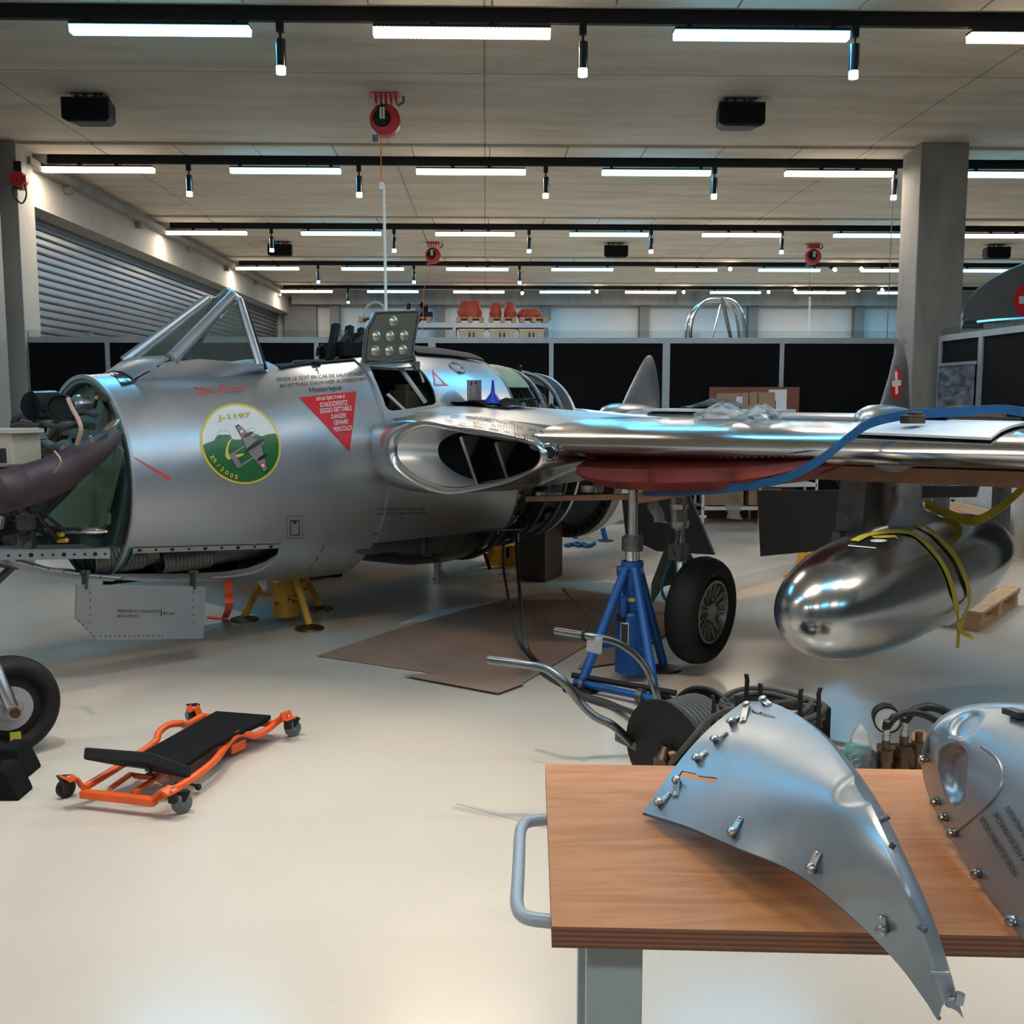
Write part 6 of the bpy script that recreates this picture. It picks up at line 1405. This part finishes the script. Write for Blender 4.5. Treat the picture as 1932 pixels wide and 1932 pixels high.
for k, (x, y, rr_) in enumerate(((1670,1440,.022), (1704,1432,.024), (1732,1425,.02))):
    a = atZ(x, y, .30); t_ = a+V((0,0,.10))
    obj('coupling', MB().lathe(a-V((0,0,.05)), (0,0,1), [(0,.001), (0,rr_), (.06,rr_), (.062,rr_*1.25), (.10,rr_*1.25), (.10,rr_*.7), (.14,rr_*.7), (.14,.001)], 14), M['brass'], t, True)
    if k < 2: obj('ferrule', MB().cyl(a+V((0,0,.09)), a+V((0,0,.165)), .012).cyl(a+V((0,0,.09)), a+V((0,0,.11)), .016, n=6), M['steel'], t, True)
a1, a2 = atZ(1670, 1440, .30)+V((0,0,.16)), atZ(1704, 1432, .30)+V((0,0,.16))
obj('curved_hose', MB().tube(catmull([a1]+[atY(x, y, a1.y) for x, y in ((1672,1374), (1690,1353), (1720,1344), (1752,1352), (1778,1372), (1800,1404))], 6), .013, 10), M['black'], t, True)
obj('curved_hose', MB().tube(catmull([a2]+[atY(x, y, a2.y) for x, y in ((1709,1358), (1725,1341), (1755,1334), (1787,1345), (1815,1370), (1838,1404))], 6), .016, 10), M['black'], t, True)
obj('valve_block', MB().box(atZ(1715,1425,.29), (.22,.08,.07)).cyl(atZ(1735,1390,.36), atZ(1735,1400,.33), .03), M['brass'], t, True)
obj('manifold_stand', MB().box(atZ(1715,1425,.29)+V((0,0,-.16)), (.24,.14,.22)), M['dsteel'], t, True)
p = atZ(1622, 1410, .36); m = MB(); R = []
for z, k in ((-.10,1), (0,.9), (.06,.5), (.09,.08)): R.append([p+V((cos(2*pi*i/10)*.055*k*random.uniform(.7,1.2), sin(2*pi*i/10)*.04*k, z)) for i in range(10)])
single('plastic_bag', 'clear plastic bag standing up behind the gas bottle', 'bag', m.rings(R, True, True, False), M['film'])
# ------------------------------------------------------------------ workbench
def tablemat(nt, b, L):
    tc = N(nt, 'ShaderNodeTexCoord'); mp = N(nt, 'ShaderNodeMapping'); mp.inputs['Scale'].default_value = (1.2, 9, 9); L.new(tc.outputs['Object'], mp.inputs['Vector'])
    n = N(nt, 'ShaderNodeTexNoise'); n.inputs['Scale'].default_value = 2.2; n.inputs['Detail'].default_value = 7; n.inputs['Distortion'].default_value = 1.6; L.new(mp.outputs['Vector'], n.inputs['Vector'])
    r = N(nt, 'ShaderNodeValToRGB'); r.color_ramp.elements[0].position = .36; r.color_ramp.elements[1].position = .6
    r.color_ramp.elements[0].color = (.46,.17,.060,1); r.color_ramp.elements[1].color = (.58,.235,.092,1); L.new(n.outputs['Fac'], r.inputs['Fac'])
    L.new(r.outputs['Color'], b.inputs['Base Color']); b.inputs['Roughness'].default_value = .45; b.inputs['Specular IOR Level'].default_value = .25
def plymat(nt, b, L):
    tc = N(nt, 'ShaderNodeTexCoord'); w = N(nt, 'ShaderNodeTexWave', wave_type='BANDS', bands_direction='Z'); w.inputs['Scale'].default_value = 38; w.inputs['Distortion'].default_value = .3; L.new(tc.outputs['Object'], w.inputs['Vector'])
    r = N(nt, 'ShaderNodeValToRGB'); r.color_ramp.elements[0].color = (.15,.05,.025,1); r.color_ramp.elements[1].color = (.28,.11,.055,1); L.new(w.outputs['Fac'], r.inputs['Fac']); L.new(r.outputs['Color'], b.inputs['Base Color']); b.inputs['Roughness'].default_value = .55
TT = node_mat('beech_table_top', tablemat); PLY = node_mat('plywood_edge', plymat)
zT = .85
n0_, f0_ = atZ(1041,1748,zT), atZ(1029,1441,zT); ex = (atZ(1932,1766,zT)-n0_).normalized(); fx = (atZ(1740,1452,zT)-f0_).normalized()
ex = (ex+fx).normalized(); ex.z = 0; Ltab = 1.55; ey = V((-ex.y, ex.x, 0)); depth = (f0_-n0_).length
t = thing('workbench', 'workbench with brown wooden top and grey handle in the foreground', 'workbench', (n0_.x, n0_.y, 0))
c0_, c1_ = n0_, n0_+ex*Ltab; c2_, c3_ = f0_+fx*Ltab, f0_
tb = MB(); P4 = [V((p.x, p.y, zT)) for p in (c0_, c1_, c2_, c3_)]; tk_ = .034
tb.use(TT); tb.add(P4, [(0,1,2,3)]); tb.use(PLY); lo4 = [p-V((0,0,tk_)) for p in P4]; tb.add(P4+lo4, [(0,4,5,1), (1,5,6,2), (2,6,7,3), (3,7,4,0), (7,6,5,4)])
obj('table_top', tb, None, t, True)
lg = MB(); a = atZ(1068,1800,.80); 
zl = zT-tk_
for kx, ky in ((.055, .05), (.055, depth-.12), (Ltab-.15, .05), (Ltab-.15, depth-.12)):
    q_ = n0_+ex*kx+ey*ky; obj('leg', MB().prism([V((p.x, p.y, 0)) for p in (q_, q_+ex*.088, q_+ex*.088+ey*.06, q_+ey*.06)], V((0,0,zl))), mat('leg_grey', (.36,.40,.39), .45), t, True, bevel=.003)
obj('side_frame', MB().beam(n0_+ex*.10+ey*.11+V((0,0,zl-zT-.04)), n0_+ex*.10+ey*(depth-.12)+V((0,0,zl-zT-.04)), .04, .06).beam(n0_+ex*.14+ey*(depth-.09)+V((0,0,zl-zT-.04)), n0_+ex*(Ltab-.1)+ey*(depth-.09)+V((0,0,zl-zT-.04)), .04, .06), MATS['leg_grey'], t, True)
zh = .815
hp_ = catmull([atZ(1062,1549,zh), atZ(1034,1547,zh), atZ(1005,1549,zh), atZ(988,1556,zh), atZ(981,1575,zh), atZ(979,1620,zh), atZ(976,1680,zh), atZ(975,1702,zh), atZ(981,1722,zh), atZ(1000,1733,zh), atZ(1036,1738,zh), atZ(1065,1741,zh)], 5)
obj('push_handle', MB().tube(hp_, .0115, 14), M['handle'], t, True, label='grey tubular push handle')
# ------------------------------------------------------------------ cowling panels on the bench
def press(g, specs):
    """press smooth round dimples into a panel: (picture point, radius, depth, stretch along rows)"""
    R_, C_ = len(g), len(g[0]); out = [[p.copy() for p in row] for row in g]
    for (px, py), rad, dp in specs:
        bi, bj = min(((i, j) for i in range(R_) for j in range(C_)), key=lambda q: (proj(g[q[0]][q[1]])[0]-px)**2+(proj(g[q[0]][q[1]])[1]-py)**2)
        n_ = (g[min(bi+3,R_-1)][bj]-g[max(bi-3,0)][bj]).cross(g[bi][min(bj+3,C_-1)]-g[bi][max(bj-3,0)]).normalized()
        if n_.dot(CAM-g[bi][bj]) < 0: n_ = -n_
        for i in range(R_):
            for j in range(C_):
                t_ = (g[i][j]-g[bi][bj]).length/rad
                if t_ < 1.35:
                    k = 1/(1+math.exp((t_-.92)*16)); out[i][j] = out[i][j]-n_*dp*k*(1-.25*t_*t_) + n_*dp*.14*math.exp(-((t_-1.12)/.11)**2)
    return out
def proj(p):
    d = p-CAM; z = d.dot(FWD); return (966+FPX*d.dot(RT)/z, 966-FPX*d.dot(UP)/z)
def cz(x, y, z): return atZ(x, y, z)
Fc = [cz(1215,1535,.862), cz(1300,1562,.888), cz(1390,1600,.912), cz(1500,1645,.925), cz(1600,1720,.912), cz(1690,1808,.875), cz(1745,1880,.83), cz(1772,1922,.80)]
Gc = [cz(1405,1326,.995), cz(1465,1332,1.03), cz(1545,1385,1.055), cz(1618,1480,1.055), cz(1668,1580,1.03), cz(1715,1690,.985), cz(1752,1800,.91), cz(1784,1898,.825)]
def blend(a, b, u, bul): p = lerp(a, b, u); return p
Fd_, Gd = catmull(Fc, 6), catmull(Gc, 6); g = []; nn = len(Fd_)
for i in range(nn):
    a, b = Fd_[i], Gd[i]; k = i/(nn-1); row = []
    nrm_ = V((-.15,-.35,.9)).normalized()
    for j in range(25):
        u = j/24; bl = .030*sin(pi*u)*(1-.35*k)
        row.append(lerp(a, b, u)+nrm_*bl)
    # the sheet rolls over its crest and down the far side
    last = row[-1]; pr_ = row[-2]; d = (last-pr_)
    for q_, dz in ((1,-.012), (2,-.032), (3,-.06), (4,-.095)): row.append(last+V((.018*q_*(1-k*.6), .014*q_*(1-k*.8), dz*(1-k*.75))))
    g.append(row)
t = thing('cowling_panel', 'curved grey metal cowling panel leaning across the workbench, left one', 'aircraft panel', (Fd_[0].x, Fd_[0].y, zT))
g = [[lerp(a, b, q_/3) for a, b in zip(g[i], g[i+1])] for i in range(len(g)-1) for q_ in range(3)]+[g[-1]]
g = press(g, [((1622,1492), .040, .007)])
cw = MB().sheet(g, -.0035)
cwo = obj('skin', cw, M['cowl'], t, True)
# cut the two slots
def slot(px):
    P_, n_ = surf_poly(px, bvh_of(cwo)); boolean(cwo, to_local(cutter(P_, n_, .03, .03), cwo))
try:
    slot([(1286,1454), (1313,1459), (1316,1463), (1352,1467), (1354,1470), (1351,1477), (1312,1472), (1280,1464)])
    slot([(1418,1339), (1432,1345), (1434,1343), (1462,1352), (1463,1356), (1440,1352), (1418,1344)])
except Exception as e: print('slot', e)
cwb = bvh_of(cwo); upn = V((-.25,-.35,.9)).normalized()
def onc(x, y, bv=cwb):
    h = bv.ray_cast(CAM, ray(x, y).normalized())
    if h[0] is None: return None, None
    n_ = h[1] if h[1].dot(ray(x, y)) < 0 else -h[1]; return h[0], n_
def fastener(parent, x, y, dx, dy, bv, sc=1.0, stem=.016):
    p, n_ = onc(x, y, bv); q_, _ = onc(x+dx, y+dy, bv)
    if p is None: return
    m = MB(); m.cyl(p, p+n_*stem*.75, .0085*sc, n=12); fs_ = obj('fastener', m, M['dsteel'], parent, True)
    obj('fastener_head', MB().lathe(p+n_*stem*.75, n_, [(0,.001), (0,.0125*sc), (.004,.012*sc), (.007,.006*sc), (.0075,.001)], 18), M['steel'], fs_, True)
    if q_ is not None:
        d = (q_-p); L_ = d.length
        if L_ > .004:
            m = MB().beam(p+n_*.008, q_+n_*.002, .018*sc, .0025, up=n_); m.ball(lerp(p, q_, .80)+n_*.004, .003, n=6).ball(lerp(p, q_, .95)+n_*.004, .003, n=6); obj('spring_clip', m, M['steel'], fs_, True)
for x, y, dx, dy in ((1411,1337,-9,26), (1382,1368,12,-12), (1352,1401,19,-17), (1318,1436,16,-16), (1281,1478,-6,26), (1247,1520,18,-22), (1387,1576,12,-32), (1538,1640,8,-32), (1672,1752,-6,-24), (1442,1327,10,4)): fastener(t, x, y, dx, dy, cwb, .72, .012)
for x, y in ((1668,1547), (1688,1597), (1742,1750)): 
    p, n_ = onc(x-8, y, cwb)
    if p is not None: obj('edge_pin', MB().cyl(p-n_*.003, p+n_*.008+V((.008,.0,0)), .004), M['dsteel'], t, True)
obj('edge_pin', MB().cyl(Gd[-5]+V((-.005,0,0)), Gd[-5]+V((.016,-.01,.004)), .003).cyl(Gd[-1]+V((0,0,.01)), Gd[-1]+V((.014,-.01,.016)), .003).cyl(Gd[-1]+V((.013,-.01,.010)), Gd[-1]+V((.015,-.01,.024)), .006), M['steel'], t, True)
obj('edge_beading', MB().tube(Fd_, .0032, 8), M['dsteel'], t, True)
p1_, n1_ = onc(1632, 1520)
# right-hand cowling: domed panel with two round dimples
def dome(i, j):
    """i along left-bottom edge -> right, j from table edge up to the crest"""
    pass
E_ = catmull([cz(1742,1440,.95), cz(1748,1480,.90), cz(1768,1530,.875), cz(1800,1585,.865), cz(1850,1662,.86), cz(1905,1735,.857), cz(1965,1810,.856), cz(2030,1890,.856)], 5)
Tt = catmull([cz(1743,1425,.99), cz(1756,1388,1.03), cz(1785,1358,1.06), cz(1830,1341,1.085), cz(1900,1337,1.11), cz(1985,1345,1.13), cz(2070,1370,1.14), cz(2160,1410,1.14)], 5)
g = []; dim = [((1805,1456), 45, 42, .030), ((1828,1364), 32, 11, .018)]
for i in range(len(E_)):
    row = []
    for j in range(49):
        u = j/48; p = lerp(E_[i], Tt[i], u)+V((-.45,-.5,.75)).normalized()*.055*sin(pi*u)*min(1, .35+i/14)
        row.append(p)
    lastp = row[-1]
    for k_ in range(1, 9): row.append(lastp+V((.01*k_, .022*k_, -.0016*k_*k_)))
    g.append(row)
# resample finely so that the dimples can be pressed in
def fine(g, n):
    return [[lerp(a, b, k/n) for a, b in zip(g[i], g[i+1])] for i in range(len(g)-1) for k in range(n)] + [g[-1]]
g = fine(g, 2)
g = press(g, [((1803,1458), .050, .022), ((1826,1368), .032, .006)])
t = thing('cowling_panel', 'domed grey cowling panel with round dimples and black lettering at right edge', 'aircraft panel', (E_[10].x, E_[10].y, zT))
c2o = obj('skin', MB().sheet(g, -.0035), M['cowl'], t, True); b2 = bvh_of(c2o)
def on2(x, y): return onc(x, y, b2)
rid = [on2(x, y)[0] for x, y in ((1852,1408), (1880,1430), (1892,1460), (1885,1492), (1860,1522), (1825,1552), (1800,1572))]
rid = [r for r in rid if r is not None]
if len(rid) > 3: obj('swage_ridge', MB().tube(catmull(rid, 6), .0035, 8), M['cowl'], t, True)
m = MB()
for tx, cx, cy, w in (('PROBE SEULEMENT POUR', 1886, 1597, 128), ('LA MISE EN MARCHE', 1908, 1582, 112), ('NUR ZUM ANLASSEN', 1930, 1570, 108)): wrap(m, flat_text(tx, cx, cy, w, 11, 1.02+pi), b2, .002, M['ink'], 16)
obj('lettering', m, None, t, True, orient=False)
for x, y in ((1770,1513), (1785,1543), (1802,1573), (1848,1650), (1748,1432), (1915,1740)): fastener(t, x, y, 3, -5, b2, .7, .010)
obj('top_hook', MB().beam(cz(1900,1340,1.115), cz(1932,1350,1.12), .02, .01), M['blackgl'], t, True)
# light: daylight-free hall, faint ambient only
w = bpy.data.worlds.new('hall'); SC.world = w; w.use_nodes = True
w.node_tree.nodes['Background'].inputs[0].default_value = (.5,.5,.55,1); w.node_tree.nodes['Background'].inputs[1].default_value = .05
SC.view_settings.view_transform = 'Standard'; SC.view_settings.look = 'None'; SC.view_settings.gamma = 1; SC.view_settings.use_curve_mapping = False
SC.view_settings.exposure = 0.95
SC.cycles.max_bounces = 8; SC.cycles.diffuse_bounces = 4; SC.cycles.glossy_bounces = 4; SC.cycles.transmission_bounces = 8; SC.cycles.caustics_reflective = False; SC.cycles.caustics_refractive = False
SC.cycles.sample_clamp_indirect = 4.0; SC.cycles.blur_glossy = .8
try: SC.cycles.denoising_prefilter = 'ACCURATE'; SC.cycles.denoising_input_passes = 'RGB_ALBEDO_NORMAL'
except Exception: pass
